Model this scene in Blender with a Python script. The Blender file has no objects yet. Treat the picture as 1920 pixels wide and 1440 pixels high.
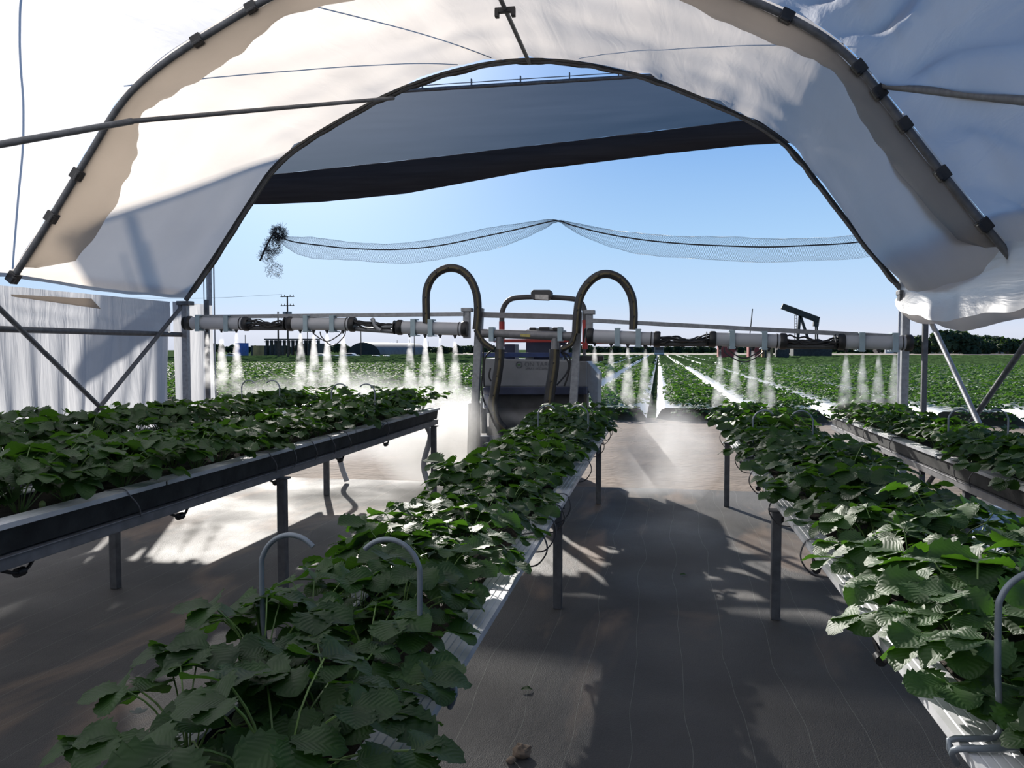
import bpy, math, random
from mathutils import Vector, Matrix, noise
random.seed(7)
S=bpy.context.scene
C=S.collection
# ------------------------------------------------------------------ camera
F=1500.0; CH=1.55
yaw=math.atan(275/F); pitch=math.atan(65/F)
cy,sy=math.cos(yaw),math.sin(yaw)
W=Vector((-sy*math.cos(pitch),cy*math.cos(pitch),-math.sin(pitch)))
R=Vector((cy,sy,0)); U=R.cross(W)
cam=bpy.data.objects.new('camera',bpy.data.cameras.new('camera')); C.objects.link(cam)
cam.data.sensor_width=36; cam.data.lens=36*F/1920; cam.data.clip_end=3000; cam.data.clip_start=.05
M=Matrix((R,U,-W)).transposed().to_4x4(); M.translation=Vector((0,0,CH)); cam.matrix_world=M
S.camera=cam
def ray(u,v): return W*F+R*(u-960)-U*(v-720)
O=Vector((0,0,CH))
def aY(u,v,Y):
    d=ray(u,v); return O+d*(Y/d.y)
def aX(u,v,X):
    d=ray(u,v); return O+d*(X/d.x)
def aZ(u,v,Z=0):
    d=ray(u,v); return O+d*((Z-CH)/d.z)
# ------------------------------------------------------------------ light
S.view_settings.view_transform='Standard'; S.view_settings.look='None'
S.view_settings.gamma=1; S.view_settings.use_curve_mapping=False
S.view_settings.exposure=0.0
SUN_AZ=math.radians(25.5); SUN_EL=math.radians(23.5)
sd=Vector((-math.sin(SUN_AZ)*math.cos(SUN_EL),math.cos(SUN_AZ)*math.cos(SUN_EL),math.sin(SUN_EL)))
sun=bpy.data.objects.new('sun',bpy.data.lights.new('sun','SUN')); C.objects.link(sun)
sun.data.energy=8.5; sun.data.angle=math.radians(.6); sun.data.color=(1,.95,.88)
sun.rotation_euler=(-sd).to_track_quat('-Z','Y').to_euler(); sun.location=(0,0,30)
w=bpy.data.worlds.new('sky'); S.world=w; w.use_nodes=True
nt=w.node_tree; nt.nodes.clear()
def N(nt,t,**k):
    n=nt.nodes.new(t)
    for a,b in k.items():
        if hasattr(n,a) and a!='inputs': setattr(n,a,b)
    return n
tc=N(nt,'ShaderNodeTexCoord'); sp=N(nt,'ShaderNodeSeparateXYZ'); nt.links.new(tc.outputs['Generated'],sp.inputs[0])
cr=N(nt,'ShaderNodeValToRGB'); nt.links.new(sp.outputs['Z'],cr.inputs[0])
el=cr.color_ramp.elements
stops=[(0,(.66,.70,.82)),(.02,(.72,.77,.90)),(.06,(.56,.74,.97)),(.13,(.42,.66,.96)),(.25,(.235,.46,.86)),(.36,(.19,.38,.76)),(.6,(.08,.17,.38)),(1,(.03,.07,.2))]
el[0].position=0; el[0].color=(*stops[0][1],1); el[1].position=1; el[1].color=(*stops[-1][1],1)
for p,c in stops[1:-1]:
    e=el.new(p); e.color=(*c,1)
dt=N(nt,'ShaderNodeVectorMath',operation='DOT_PRODUCT'); nt.links.new(tc.outputs['Generated'],dt.inputs[0]); dt.inputs[1].default_value=sd
mx=N(nt,'ShaderNodeMath',operation='MAXIMUM'); nt.links.new(dt.outputs['Value'],mx.inputs[0]); mx.inputs[1].default_value=0
pw=N(nt,'ShaderNodeMath',operation='POWER'); nt.links.new(mx.outputs[0],pw.inputs[0]); pw.inputs[1].default_value=40
gl=N(nt,'ShaderNodeVectorMath',operation='SCALE'); gl.inputs[0].default_value=(1.0,.95,.85); nt.links.new(pw.outputs[0],gl.inputs['Scale'])
ad=N(nt,'ShaderNodeVectorMath',operation='ADD'); nt.links.new(cr.outputs[0],ad.inputs[0]); nt.links.new(gl.outputs[0],ad.inputs[1])
d2=N(nt,'ShaderNodeVectorMath',operation='DOT_PRODUCT'); nt.links.new(tc.outputs['Generated'],d2.inputs[0]); d2.inputs[1].default_value=Vector((.85,-.53,.0))
mr=N(nt,'ShaderNodeMapRange'); nt.links.new(d2.outputs['Value'],mr.inputs[0]); mr.inputs[1].default_value=.05; mr.inputs[2].default_value=.9; mr.inputs[3].default_value=1.0; mr.inputs[4].default_value=.7
sc_=N(nt,'ShaderNodeVectorMath',operation='SCALE'); nt.links.new(ad.outputs[0],sc_.inputs[0]); nt.links.new(mr.outputs[0],sc_.inputs['Scale'])
bg=N(nt,'ShaderNodeBackground'); nt.links.new(sc_.outputs[0],bg.inputs[0]); bg.inputs[1].default_value=1.0
nt.links.new(bg.outputs[0],N(nt,'ShaderNodeOutputWorld').inputs[0])
# ------------------------------------------------------------------ materials
def newmat(name):
    m=bpy.data.materials.new(name); m.use_nodes=True; n=m.node_tree; n.nodes.clear()
    out=n.nodes.new('ShaderNodeOutputMaterial'); return m,n,out
def coords(n,scale=(1,1,1)):
    t=n.nodes.new('ShaderNodeTexCoord'); mp=n.nodes.new('ShaderNodeMapping'); mp.inputs['Scale'].default_value=scale
    n.links.new(t.outputs['Object'],mp.inputs[0]); return mp.outputs[0]
def noise_tex(n,scale,detail=4,vec=None,dist=0):
    t=n.nodes.new('ShaderNodeTexNoise'); t.inputs['Scale'].default_value=scale; t.inputs['Detail'].default_value=detail; t.inputs['Distortion'].default_value=dist
    if vec is None: vec=coords(n)
    n.links.new(vec,t.inputs['Vector']); return t.outputs['Fac']
def ramp(n,fac,stops):
    r=n.nodes.new('ShaderNodeValToRGB'); e=r.color_ramp.elements
    e[0].position=stops[0][0]; e[0].color=(*stops[0][1],1); e[1].position=stops[-1][0]; e[1].color=(*stops[-1][1],1)
    for p,c in stops[1:-1]:
        x=e.new(p); x.color=(*c,1)
    n.links.new(fac,r.inputs[0]); return r.outputs[0]
def bump(n,fac,strength=.3,dist=.01):
    b=n.nodes.new('ShaderNodeBump'); b.inputs['Strength'].default_value=strength; b.inputs['Distance'].default_value=dist
    n.links.new(fac,b.inputs['Height']); return b.outputs[0]
def mix(n,fac,a,b):
    m=n.nodes.new('ShaderNodeMixShader')
    if isinstance(fac,(int,float)): m.inputs[0].default_value=fac
    else: n.links.new(fac,m.inputs[0])
    n.links.new(a,m.inputs[1]); n.links.new(b,m.inputs[2]); return m.outputs[0]
def pbr(name,col,rough=.6,metal=0,var=.25,nscale=8,bmp=.15,bdist=.004,spec=.5,vscale=(1,1,1)):
    m,n,out=newmat(name); p=n.nodes.new('ShaderNodeBsdfPrincipled'); v=coords(n,vscale)
    f=noise_tex(n,nscale,6,v)
    lo=tuple(max(0,c*(1-var)) for c in col); hi=tuple(min(1,c*(1+var)) for c in col)
    n.links.new(ramp(n,f,[(.3,lo),(.7,hi)]),p.inputs['Base Color'])
    p.inputs['Roughness'].default_value=rough; p.inputs['Metallic'].default_value=metal; p.inputs['Specular IOR Level'].default_value=spec
    if bmp: n.links.new(bump(n,noise_tex(n,nscale*6,4,v),bmp,bdist),p.inputs['Normal'])
    n.links.new(p.outputs[0],out.inputs[0]); return m
MT={}
MT['galv']=pbr('galvanised_steel',(.30,.31,.33),.5,.35,.2,25)
MT['galvdark']=pbr('dull_steel',(.11,.115,.125),.55,.3,.25,20)
MT['alu']=pbr('aluminium_rail',(.20,.20,.21),.5,.3,.2,14)
MT['white']=pbr('white_plastic',(.62,.63,.64),.4,0,.06,6)
MT['rim']=pbr('white_trough_rim',(.50,.51,.53),.42,0,.15,10)
MT['pvc']=pbr('white_pvc_pipe',(.44,.45,.48),.35,0,.06,5,.05)
MT['clamp']=pbr('grey_blue_clamp_plastic',(.33,.43,.48),.5,0,.1,10)
MT['black']=pbr('black_rubber',(.02,.02,.022),.45,0,.3,12)
MT['hose']=pbr('black_air_hose',(.028,.028,.03),.5,0,.3,12)
MT['yellow']=pbr('faded_yellow_stripe',(.11,.09,.045),.6,0,.2,12)
MT['trough']=pbr('black_trough',(.020,.021,.021),.7,0,.6,9,.4)
MT['soil']=pbr('dark_substrate',(.03,.022,.015),.95,0,.5,30,.8,.02)
MT['blue']=pbr('blue_painted_steel',(.025,.05,.16),.45,.1,.25,9)
MT['darkblue']=pbr('dark_blue_panel',(.03,.04,.085),.5,0,.2,9)
MT['red']=pbr('red_painted_steel',(.32,.03,.025),.5,0,.3,9)
MT['grey']=pbr('grey_drum',(.17,.17,.175),.5,.2,.25,8)
MT['darkgrey']=pbr('dark_grey_panel',(.07,.07,.072),.6,.1,.25,8)
MT['tank']=pbr('white_tank_moulding',(.21,.22,.24),.5,0,.1,6)
MT['lens']=pbr('lamp_lens',(.5,.48,.45),.2,0,.2,30)
MT['wire']=pbr('painted_wire_hoop',(.19,.22,.25),.4,.3,.2,20)
MT['tube']=pbr('grey_drip_tube',(.15,.15,.16),.4,0,.2,20)
MT['rust']=pbr('weathered_iron',(.045,.05,.05),.7,.2,.4,3)
MT['wood']=pbr('weathered_pole_wood',(.10,.075,.06),.9,0,.3,5)
MT['barn']=pbr('corrugated_barn_roof',(.10,.105,.11),.6,.2,.3,.5)
MT['barnfront']=pbr('dark_barn_front',(.03,.035,.035),.8,0,.3,.7)
MT['farred']=pbr('red_metal_box',(.30,.06,.05),.7,0,.3,.7)
MT['ochre']=pbr('ochre_box',(.35,.25,.10),.7,0,.3,.7)
MT['vwhite']=pbr('white_vehicle_paint',(.6,.62,.65),.35,0,.05,1)
MT['glassdark']=pbr('dark_window_glass',(.03,.035,.04),.1,0,.1,1,0)
MT['petal']=pbr('white_petal',(.72,.74,.70),.5,0,.05,10)
MT['fruit']=pbr('pale_green_fruit',(.28,.36,.12),.45,0,.2,40)
MT['bluetarp']=pbr('blue_tarpaulin',(.02,.12,.5),.6,0,.2,2)
MT['logo']=pbr('green_logo_ink',(.06,.14,.06),.6,0,.1,10)
MT['ink']=pbr('grey_lettering_ink',(.11,.12,.14),.6,0,.1,10)
MT['ink2']=pbr('ochre_lettering_ink',(.16,.15,.09),.6,0,.1,10)
MT['sticker']=pbr('yellow_warning_sticker',(.45,.38,.12),.5,0,.2,60)
def leafmat(name,c1,c2,tr=.35,rough=.55,veins=True):
    m,n,out=newmat(name); p=n.nodes.new('ShaderNodeBsdfPrincipled')
    oi=n.nodes.new('ShaderNodeObjectInfo'); f=noise_tex(n,14,3)
    a=n.nodes.new('ShaderNodeMath'); a.operation='MULTIPLY_ADD'; n.links.new(oi.outputs['Random'],a.inputs[0]); a.inputs[1].default_value=.35; n.links.new(f,a.inputs[2])
    col=ramp(n,a.outputs[0],[(.35,c1),(.95,c2)])
    g=n.nodes.new('ShaderNodeNewGeometry'); mc=n.nodes.new('ShaderNodeMixRGB'); n.links.new(g.outputs['Backfacing'],mc.inputs[0])
    n.links.new(col,mc.inputs[1]); mc.inputs[2].default_value=(c2[0]*1.6+.02,c2[1]*1.25+.015,c2[2]*1.6+.015,1)
    n.links.new(mc.outputs[0],p.inputs['Base Color']); p.inputs['Roughness'].default_value=rough; p.inputs['Specular IOR Level'].default_value=.35
    if veins:
        uv=n.nodes.new('ShaderNodeUVMap'); s=n.nodes.new('ShaderNodeSeparateXYZ'); n.links.new(uv.outputs[0],s.inputs[0])
        ab=n.nodes.new('ShaderNodeMath'); ab.operation='ABSOLUTE'; n.links.new(s.outputs['X'],ab.inputs[0])
        q=n.nodes.new('ShaderNodeMath'); q.operation='MULTIPLY_ADD'; n.links.new(ab.outputs[0],q.inputs[0]); q.inputs[1].default_value=-.45; n.links.new(s.outputs['Y'],q.inputs[2])
        z=n.nodes.new('ShaderNodeMath'); z.operation='MULTIPLY'; n.links.new(q.outputs[0],z.inputs[0]); z.inputs[1].default_value=50
        sn=n.nodes.new('ShaderNodeMath'); sn.operation='SINE'; n.links.new(z.outputs[0],sn.inputs[0])
        n.links.new(bump(n,sn.outputs[0],.3,.0012),p.inputs['Normal'])
    t=n.nodes.new('ShaderNodeBsdfTranslucent'); t.inputs[0].default_value=(c2[0]*2.6,c2[1]*2.6,c2[2]*.8,1)
    n.links.new(mix(n,tr,p.outputs[0],t.outputs[0]),out.inputs[0]); return m
MT['leaf']=leafmat('strawberry_leaf',(.009,.029,.008),(.026,.072,.013),.30)
MT['fieldleaf']=leafmat('field_leaf',(.018,.055,.014),(.045,.11,.026),.25,.7,False)
MT['stem']=pbr('green_stalk',(.09,.16,.035),.5,0,.3,20)
MT['treeleaf']=leafmat('tree_leaf',(.012,.03,.016),(.03,.06,.028),.15,.7,False)
def filmmat(name,tr,dif,rf=.25,bscale=3,bs=.4,bd=.03,stretch=(1,.25,1),alpha=1.,rough=1.0,gl=.05,dmix=.1):
    m,n,out=newmat(name); v=coords(n,stretch)
    f=noise_tex(n,bscale,5,v,.6); b=bump(n,f,bs,bd)
    col=ramp(n,noise_tex(n,1.3,4),[(.3,tuple(c*.9 for c in tr)),(.7,tr)])
    t=n.nodes.new('ShaderNodeBsdfTranslucent'); n.links.new(col,t.inputs[0]); n.links.new(b,t.inputs[1])
    d=n.nodes.new('ShaderNodeBsdfDiffuse'); d.inputs[0].default_value=(*dif,1); n.links.new(b,d.inputs['Normal'])
    r=n.nodes.new('ShaderNodeBsdfRefraction'); r.inputs['IOR'].default_value=1.0; r.inputs['Roughness'].default_value=rough; n.links.new(col,r.inputs[0]); n.links.new(b,r.inputs['Normal'])
    g=n.nodes.new('ShaderNodeBsdfGlossy'); g.inputs['Roughness'].default_value=.28; n.links.new(b,g.inputs['Normal']); g.inputs[0].default_value=(1,1,1,1)
    x=mix(n,dmix,t.outputs[0],d.outputs[0]); x=mix(n,rf,x,r.outputs[0]); x=mix(n,gl,x,g.outputs[0])
    if alpha<1:
        tp=n.nodes.new('ShaderNodeBsdfTransparent'); x=mix(n,1-alpha,x,tp.outputs[0])
    n.links.new(x,out.inputs[0]); return m
MT['film']=filmmat('milky_tunnel_film',(.86,.85,.84),(.40,.39,.38),0,3,.9,.04)
MT['film2']=filmmat('milky_tunnel_film_end',(.82,.75,.67),(.33,.31,.29),0,4,.4,.025)
MT['pocket']=filmmat('glossy_slack_film',(.80,.75,.69),(.40,.38,.36),0,2.5,.6,.04,gl=.16)
MT['flap']=filmmat('beige_double_film',(.46,.41,.36),(.26,.23,.20),0,6,.5,.02)
MT['wall']=filmmat('side_curtain_film',(.46,.465,.48),(.4,.4,.4),0,5,.7,.05,(1,1.2,.12))
MT['whitesheet']=pbr('white_plastic_sheet',(.42,.43,.46),.28,0,.1,4,1.0,.05)
MT['mulch']=pbr('white_mulch_film',(.70,.71,.74),.4,0,.08,6,.5,.02)
def shademat(name,alpha,col):
    m,n,out=newmat(name)
    d=n.nodes.new('ShaderNodeBsdfDiffuse'); t=n.nodes.new('ShaderNodeBsdfTranslucent'); v=coords(n,(.3,1,6))
    c=ramp(n,noise_tex(n,2.5,4,v),[(.3,tuple(x*.8 for x in col)),(.7,tuple(x*1.15 for x in col))])
    n.links.new(c,d.inputs[0]); n.links.new(c,t.inputs[0])
    tp=n.nodes.new('ShaderNodeBsdfTransparent')
    x=mix(n,.5,d.outputs[0],t.outputs[0]); x=mix(n,alpha,tp.outputs[0],x); n.links.new(x,out.inputs[0]); return m
MT['shade']=shademat('blue_grey_shade_net',.86,(.022,.026,.036))
MT['shade2']=shademat('black_shade_net_fold',.985,(.055,.053,.058))
def volmat(name,dens,g=.62,nscale=3,kind='fog',col=(.96,.97,1)):
    m,n,out=newmat(name); t=n.nodes.new('ShaderNodeTexCoord')
    s=n.nodes.new('ShaderNodeSeparateXYZ'); n.links.new(t.outputs['Generated'],s.inputs[0])
    def mth(op,a,b=None,c=None):
        q=n.nodes.new('ShaderNodeMath'); q.operation=op
        for i,x in enumerate((a,b,c)):
            if x is None: continue
            if isinstance(x,(int,float)): q.inputs[i].default_value=x
            else: n.links.new(x,q.inputs[i])
        return q.outputs[0]
    dx=mth('SUBTRACT',s.outputs[0],.5); dy=mth('SUBTRACT',s.outputs[1],.5); z=s.outputs[2]
    r2=mth('ADD',mth('MULTIPLY',dx,dx),mth('MULTIPLY',dy,dy))
    nz=n.nodes.new('ShaderNodeTexNoise'); nz.inputs['Detail'].default_value=4; nz.inputs['Scale'].default_value=nscale
    n.links.new(t.outputs['Object'],nz.inputs['Vector'])
    nf=mth('MAXIMUM',mth('MULTIPLY_ADD',nz.outputs[0],3.6,-1.25),0.04)
    if kind=='cone':
        # narrow and dense at the nozzle, wider and thinner below
        q=mth('SUBTRACT',1.0,z); rad=mth('MULTIPLY_ADD',q,.34,.06)
        f=mth('MAXIMUM',mth('SUBTRACT',1.0,mth('DIVIDE',r2,mth('MULTIPLY',rad,rad))),0)
        h=mth('MINIMUM',mth('MULTIPLY',z,4.0),1.0)
        th=mth('DIVIDE',.30,mth('ADD',q,.12))
        th=mth('MULTIPLY',th,mth('MINIMUM',mth('MULTIPLY_ADD',q,5.0,.25),1.0))
        d=mth('MULTIPLY',mth('MULTIPLY',mth('MULTIPLY',mth('MULTIPLY',f,h),nf),dens),th)
    else:
        dz=mth('SUBTRACT',z,.42); rr=mth('ADD',r2,mth('MULTIPLY',dz,dz))
        f=mth('MAXIMUM',mth('SUBTRACT',1.0,mth('MULTIPLY',rr,4.2)),0)
        d=mth('MULTIPLY',mth('MULTIPLY',f,nf),dens)
    v=n.nodes.new('ShaderNodeVolumeScatter'); v.inputs['Anisotropy'].default_value=g; v.inputs['Color'].default_value=(*col,1); n.links.new(d,v.inputs['Density'])
    n.links.new(v.outputs[0],out.inputs['Volume']); return m
MT['spray']=volmat('spray_droplets',15,.6,9,'cone')
MT['mist']=volmat('drifting_mist',1.1,.6,1.9)
MT['mistdense']=volmat('dense_drifting_mist',2.0,.6,1.6)
# floor: black woven ground cover with soil stains
def floormat():
    m,n,out=newmat('woven_ground_cover'); p=n.nodes.new('ShaderNodeBsdfPrincipled'); p.inputs['Specular IOR Level'].default_value=.28
    v=coords(n); f=noise_tex(n,1.1,6,v,.4)
    base=ramp(n,f,[(.3,(.046,.045,.046)),(.55,(.068,.065,.064)),(.8,(.095,.088,.08))])
    st=ramp(n,noise_tex(n,.9,7,coords(n,(1.6,.55,1)),1.2),[(.55,(0,0,0)),(.68,(.8,.8,.8))])
    mc=n.nodes.new('ShaderNodeMixRGB'); n.links.new(st,mc.inputs[0]); n.links.new(base,mc.inputs[1]); mc.inputs[2].default_value=(.20,.145,.11,1)
    # pale woven marker threads running along the rows
    s=n.nodes.new('ShaderNodeSeparateXYZ'); n.links.new(v,s.inputs[0])
    wob=noise_tex(n,.7,2,v)
    a=n.nodes.new('ShaderNodeMath'); a.operation='MULTIPLY_ADD'; n.links.new(wob,a.inputs[0]); a.inputs[1].default_value=.22; n.links.new(s.outputs[0],a.inputs[2])
    b=n.nodes.new('ShaderNodeMath'); b.operation='MULTIPLY'; n.links.new(a.outputs[0],b.inputs[0]); b.inputs[1].default_value=4.3
    c=n.nodes.new('ShaderNodeMath'); c.operation='FRACT'; n.links.new(b.outputs[0],c.inputs[0])
    d=n.nodes.new('ShaderNodeMath'); d.operation='LESS_THAN'; n.links.new(c.outputs[0],d.inputs[0]); d.inputs[1].default_value=.012
    e=n.nodes.new('ShaderNodeMath'); e.operation='MULTIPLY'; n.links.new(d.outputs[0],e.inputs[0]); e.inputs[1].default_value=.28
    m2=n.nodes.new('ShaderNodeMixRGB'); n.links.new(e.outputs[0],m2.inputs[0]); n.links.new(mc.outputs[0],m2.inputs[1]); m2.inputs[2].default_value=(.32,.34,.30,1)
    n.links.new(m2.outputs[0],p.inputs['Base Color'])
    n.links.new(ramp(n,noise_tex(n,.8,5,v),[(.35,(.55,.55,.55)),(.65,(.80,.80,.80))]),p.inputs['Roughness'])
    mx=n.nodes.new('ShaderNodeMath'); mx.operation='ADD'; n.links.new(noise_tex(n,5,5,coords(n,(3,1,1))),mx.inputs[0]); n.links.new(noise_tex(n,180,2,v),mx.inputs[1])
    n.links.new(bump(n,mx.outputs[0],.45,.012),p.inputs['Normal']); n.links.new(p.outputs[0],out.inputs[0]); return m
MT['floor']=floormat()
MT['bedsoil']=pbr('shaped_bed_soil',(.085,.075,.05),.95,0,.3,2,.8,.03)
MT['dirt']=pbr('bare_soil',(.165,.125,.095),.95,0,.3,1.4,.8,.03)
MT['road']=pbr('dusty_road',(.30,.25,.20),.95,0,.2,.2,.3)
MT['farfield']=pbr('distant_crop',(.060,.095,.042),1,0,.5,.8,.3,.2,0)
MT['bedfoliage']=pbr('crop_canopy',(.050,.088,.033),1,0,.6,5,.6,.08,0)
# ------------------------------------------------------------------ mesh helpers
class MB:
    def __init__(s): s.v=[]; s.f=[]; s.uv=[]
    def add(s,vs,fs,uvs=None):
        o=len(s.v); s.v+= [Vector(x) for x in vs]; s.f+=[tuple(i+o for i in f) for f in fs]
        s.uv+= (uvs if uvs else [(0,0)]*len(vs)); return s
    def box(s,c,d,rot=None):
        c=Vector(c); vs=[]
        for z in (-1,1):
            for x,y in ((-1,-1),(1,-1),(1,1),(-1,1)):
                p=Vector((x*d[0]/2,y*d[1]/2,z*d[2]/2))
                if rot: p=rot@p
                vs.append(c+p)
        return s.add(vs,[(3,2,1,0),(4,5,6,7),(0,1,5,4),(1,2,6,5),(2,3,7,6),(3,0,4,7)])
    def prism(s,pts,vec):
        n=len(pts); pts=[Vector(p) for p in pts]; vec=Vector(vec)
        return s.add(pts+[p+vec for p in pts],[tuple(range(n)),tuple(range(2*n-1,n-1,-1))]+[(i,i+n,(i+1)%n+n,(i+1)%n) for i in range(n)])
    def tube(s,pts,r,n=10,caps=True,twist=0,flat=None):
        pts=[Vector(p) for p in pts]; m=len(pts); rs=r if isinstance(r,(list,tuple)) else [r]*m
        vs=[]; up=None
        for i in range(m):
            t=(pts[min(i+1,m-1)]-pts[max(i-1,0)]).normalized()
            if up is None: up=Vector((0,0,1)) if abs(t.z)<.9 else Vector((1,0,0))
            a=t.cross(up).normalized(); b=a.cross(t).normalized(); up=b
            for k in range(n):
                an=2*math.pi*(k+.5)/n+twist; vs.append(pts[i]+(a*math.cos(an)+b*math.sin(an)*(flat or 1))*rs[i])
        fs=[(i*n+k,i*n+(k+1)%n,(i+1)*n+(k+1)%n,(i+1)*n+k) for i in range(m-1) for k in range(n)]
        if caps: fs+=[tuple(range(n-1,-1,-1)),tuple((m-1)*n+k for k in range(n))]
        return s.add(vs,fs)
    def bar(s,a,b,w): return s.tube([a,b],w*.7071,4)
    def grid(s,P,uv=False):
        nr=len(P); nc=len(P[0])
        return s.add([p for r in P for p in r],[(i*nc+j,i*nc+j+1,(i+1)*nc+j+1,(i+1)*nc+j) for i in range(nr-1) for j in range(nc-1)],
                     [(j/(nc-1),i/(nr-1)) for i in range(nr) for j in range(nc)])
    def build(s,name,mat,parent=None,smooth=False,bevel=0,local=False,solid=0):
        off=Vector((0,0,0)); q=parent
        while q is not None and not local: off+=q.location; q=q.parent
        me=bpy.data.meshes.new(name); me.from_pydata([v-off for v in s.v],[],s.f); me.update()
        if any(u!=(0,0) for u in s.uv):
            l=me.uv_layers.new(name='UVMap')
            for lp in me.loops: l.data[lp.index].uv=s.uv[lp.vertex_index]
        me.materials.append(mat if not isinstance(mat,str) else MT[mat])
        if smooth: me.polygons.foreach_set('use_smooth',[True]*len(me.polygons))
        o=bpy.data.objects.new(name,me); C.objects.link(o); o.parent=parent
        if bevel:
            b=o.modifiers.new('bevel','BEVEL'); b.width=bevel; b.segments=2; b.limit_method='ANGLE'
        if solid:
            b=o.modifiers.new('solid','SOLIDIFY'); b.thickness=solid
        if smooth and not solid:
            try: me.set_sharp_from_angle(angle=math.radians(50))
            except Exception: pass
        return o
def tag(o,label=None,cat=None,group=None,kind=None):
    if label: o['label']=label
    if cat: o['category']=cat
    if group: o['group']=group
    if kind: o['kind']=kind
    return o
def empty(name,loc,label,cat,group=None):
    o=bpy.data.objects.new(name,None); C.objects.link(o); o.location=loc; o.empty_display_size=.1
    return tag(o,label,cat,group)
def smoothpts(pts,k=6):
    pts=[Vector(p) for p in pts]; out=[]
    for i in range(len(pts)-1):
        p0=pts[max(i-1,0)];p1=pts[i];p2=pts[i+1];p3=pts[min(i+2,len(pts)-1)]
        for j in range(k):
            t=j/k; out.append(.5*((2*p1)+(p2-p0)*t+(2*p0-5*p1+4*p2-p3)*t*t+(3*p1-p0-3*p2+p3)*t**3))
    out.append(pts[-1]); return out
def nz(x,y=0,z=0): return noise.noise(Vector((x,y,z)))
# ================================================================== GROUND
END=9.0
g=MB(); P=[]
for i in range(60):
    y=-9+i*(END+9)/59; P.append([Vector((-7+j*12/79,y,.006*nz((-7+j*12/79)*3,y*1.5))) for j in range(80)])
tag(g.grid(P).build('floor','floor',smooth=True),kind='structure')
g=MB(); P=[]
for i in range(50):
    y=END-.02+i*(18.5-END)/49
    P.append([Vector((-30+j*80/119,y,.02*nz(j*.9,y*1.2)-.012)) for j in range(120)])
tag(g.grid(P).build('ground_headland','dirt',smooth=True),kind='structure')
g=MB(); g.add([(5,-9,-.01),(60,-9,-.01),(60,END,-.01),(5,END,-.01)],[(0,1,2,3)]); g.add([(-60,-9,-.01),(-7,-9,-.01),(-7,END,-.01),(-60,END,-.01)],[(0,1,2,3)])
tag(g.build('ground_beside_tunnel','dirt'),kind='structure')
g=MB(); g.add([(-900,17,-.06),(1200,17,-.06),(1200,2600,-.06),(-900,2600,-.06)],[(0,1,2,3)])
tag(g.build('ground_far','farfield'),kind='structure')
g=MB(); g.add([(-48,183,-.02),(75,183,-.02),(140,330,-.02),(-85,330,-.02)],[(0,1,2,3)])
tag(g.build('ground_road','road'),kind='structure')
# raised beds of the open field
PITCH=1.92; X0=.0; FY=18.2; FL=175
bm=MB(); bf=MB(); bd=MB()
for k in range(-38,62):
    xl=X0+k*PITCH; a=xl+.05; b=xl+PITCH-.38; h=.24
    rows=[]; ys=[FY+i*1.0 for i in range(20)]+[FY+20+i*4 for i in range(39)]
    for y in ys:
        j=.02*nz(k*3.1,y*1.7)
        rows.append([Vector((a-.10+j,y,0)),Vector((a+.02+j,y,h*.85)),Vector((a+.10,y,h)),Vector((b-.10,y,h)),Vector((b-.02+j,y,h*.85)),Vector((b+.12+j,y,0))])
    (bm if k>=-4 else bd).grid(rows)
    fr0=[rows[0][i]+Vector((0,-.35 if i in(0,5) else 0,0)) for i in range(6)]
    bd.add([fr0[0]+Vector((0,-.1,-.02)),fr0[5]+Vector((0,-.1,-.02)),rows[0][5],rows[0][4],rows[0][3],rows[0][2],rows[0][1],rows[0][0]],[(0,1,2,3,4,5,6,7)])
tag(bm.build('planting_beds','mulch'),kind='structure')
tag(bd.build('soil_beds','bedsoil'),kind='structure')
# canopy mound geometry far away (plants nobody could count)
for k in range(-38,62):
    xl=X0+k*PITCH; a=xl+.06; b=xl+PITCH-.40
    ys=[]; y=FY+44
    near = -25<=k<28
    if not near: y=FY+.2
    while y<FY+FL-12: ys.append(y); y+= .55 if y<60 else 1.5
    cols=(a-.06,a+.18,(a+b)/2,b-.18,b+.05)
    rows=[]
    for y in ys:
        rows.append([Vector((x+random.uniform(-.08,.08),y+random.uniform(-.1,.1),.16+(.16 if 0<c<4 else -.06)+random.uniform(-.07,.12))) for c,x in enumerate(cols)])
    bf.grid(rows)
tag(bf.build('distant_strawberry_canopy','bedfoliage'),'dense green strawberry canopy covering the distant field beds','plants',kind='stuff')
# ================================================================== PLANTS
def leaflet(mb,base,d,up,L,wd,seed,res=9,cup=.25,droop=.25):
    d=d.normalized(); sx=d.cross(up).normalized(); n=sx.cross(d).normalized()
    rows=[]; uvs=[]
    for i in range(res+1):
        t=i/res
        hw=wd*(math.sin(math.pi*min(1,(t*.91+.03)**1.12))**.62)
        if i==res: hw*=.8
        tooth=.86 if i%2 else 1.07
        row=[]
        for s in (-1,-.5,0,.5,1):
            w_=hw*s*(tooth if abs(s)==1 else 1)
            fwd=L*t+(.06*L*(1 if i%2 else 0) if abs(s)==1 else 0)-abs(s)*.08*L*(t)
            p=base+d*fwd+sx*w_+n*(abs(w_)*cup - L*droop*t*t+ .03*L*math.sin(9*t+seed)*abs(s))
            row.append(p); uvs.append((s+.001,t+.001))
        rows.append(row)
    o=len(mb.v); nc=5
    mb.add([p for r in rows for p in r],[(i*nc+j,i*nc+j+1,(i+1)*nc+j+1,(i+1)*nc+j) for i in range(res) for j in range(4)],uvs)
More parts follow.
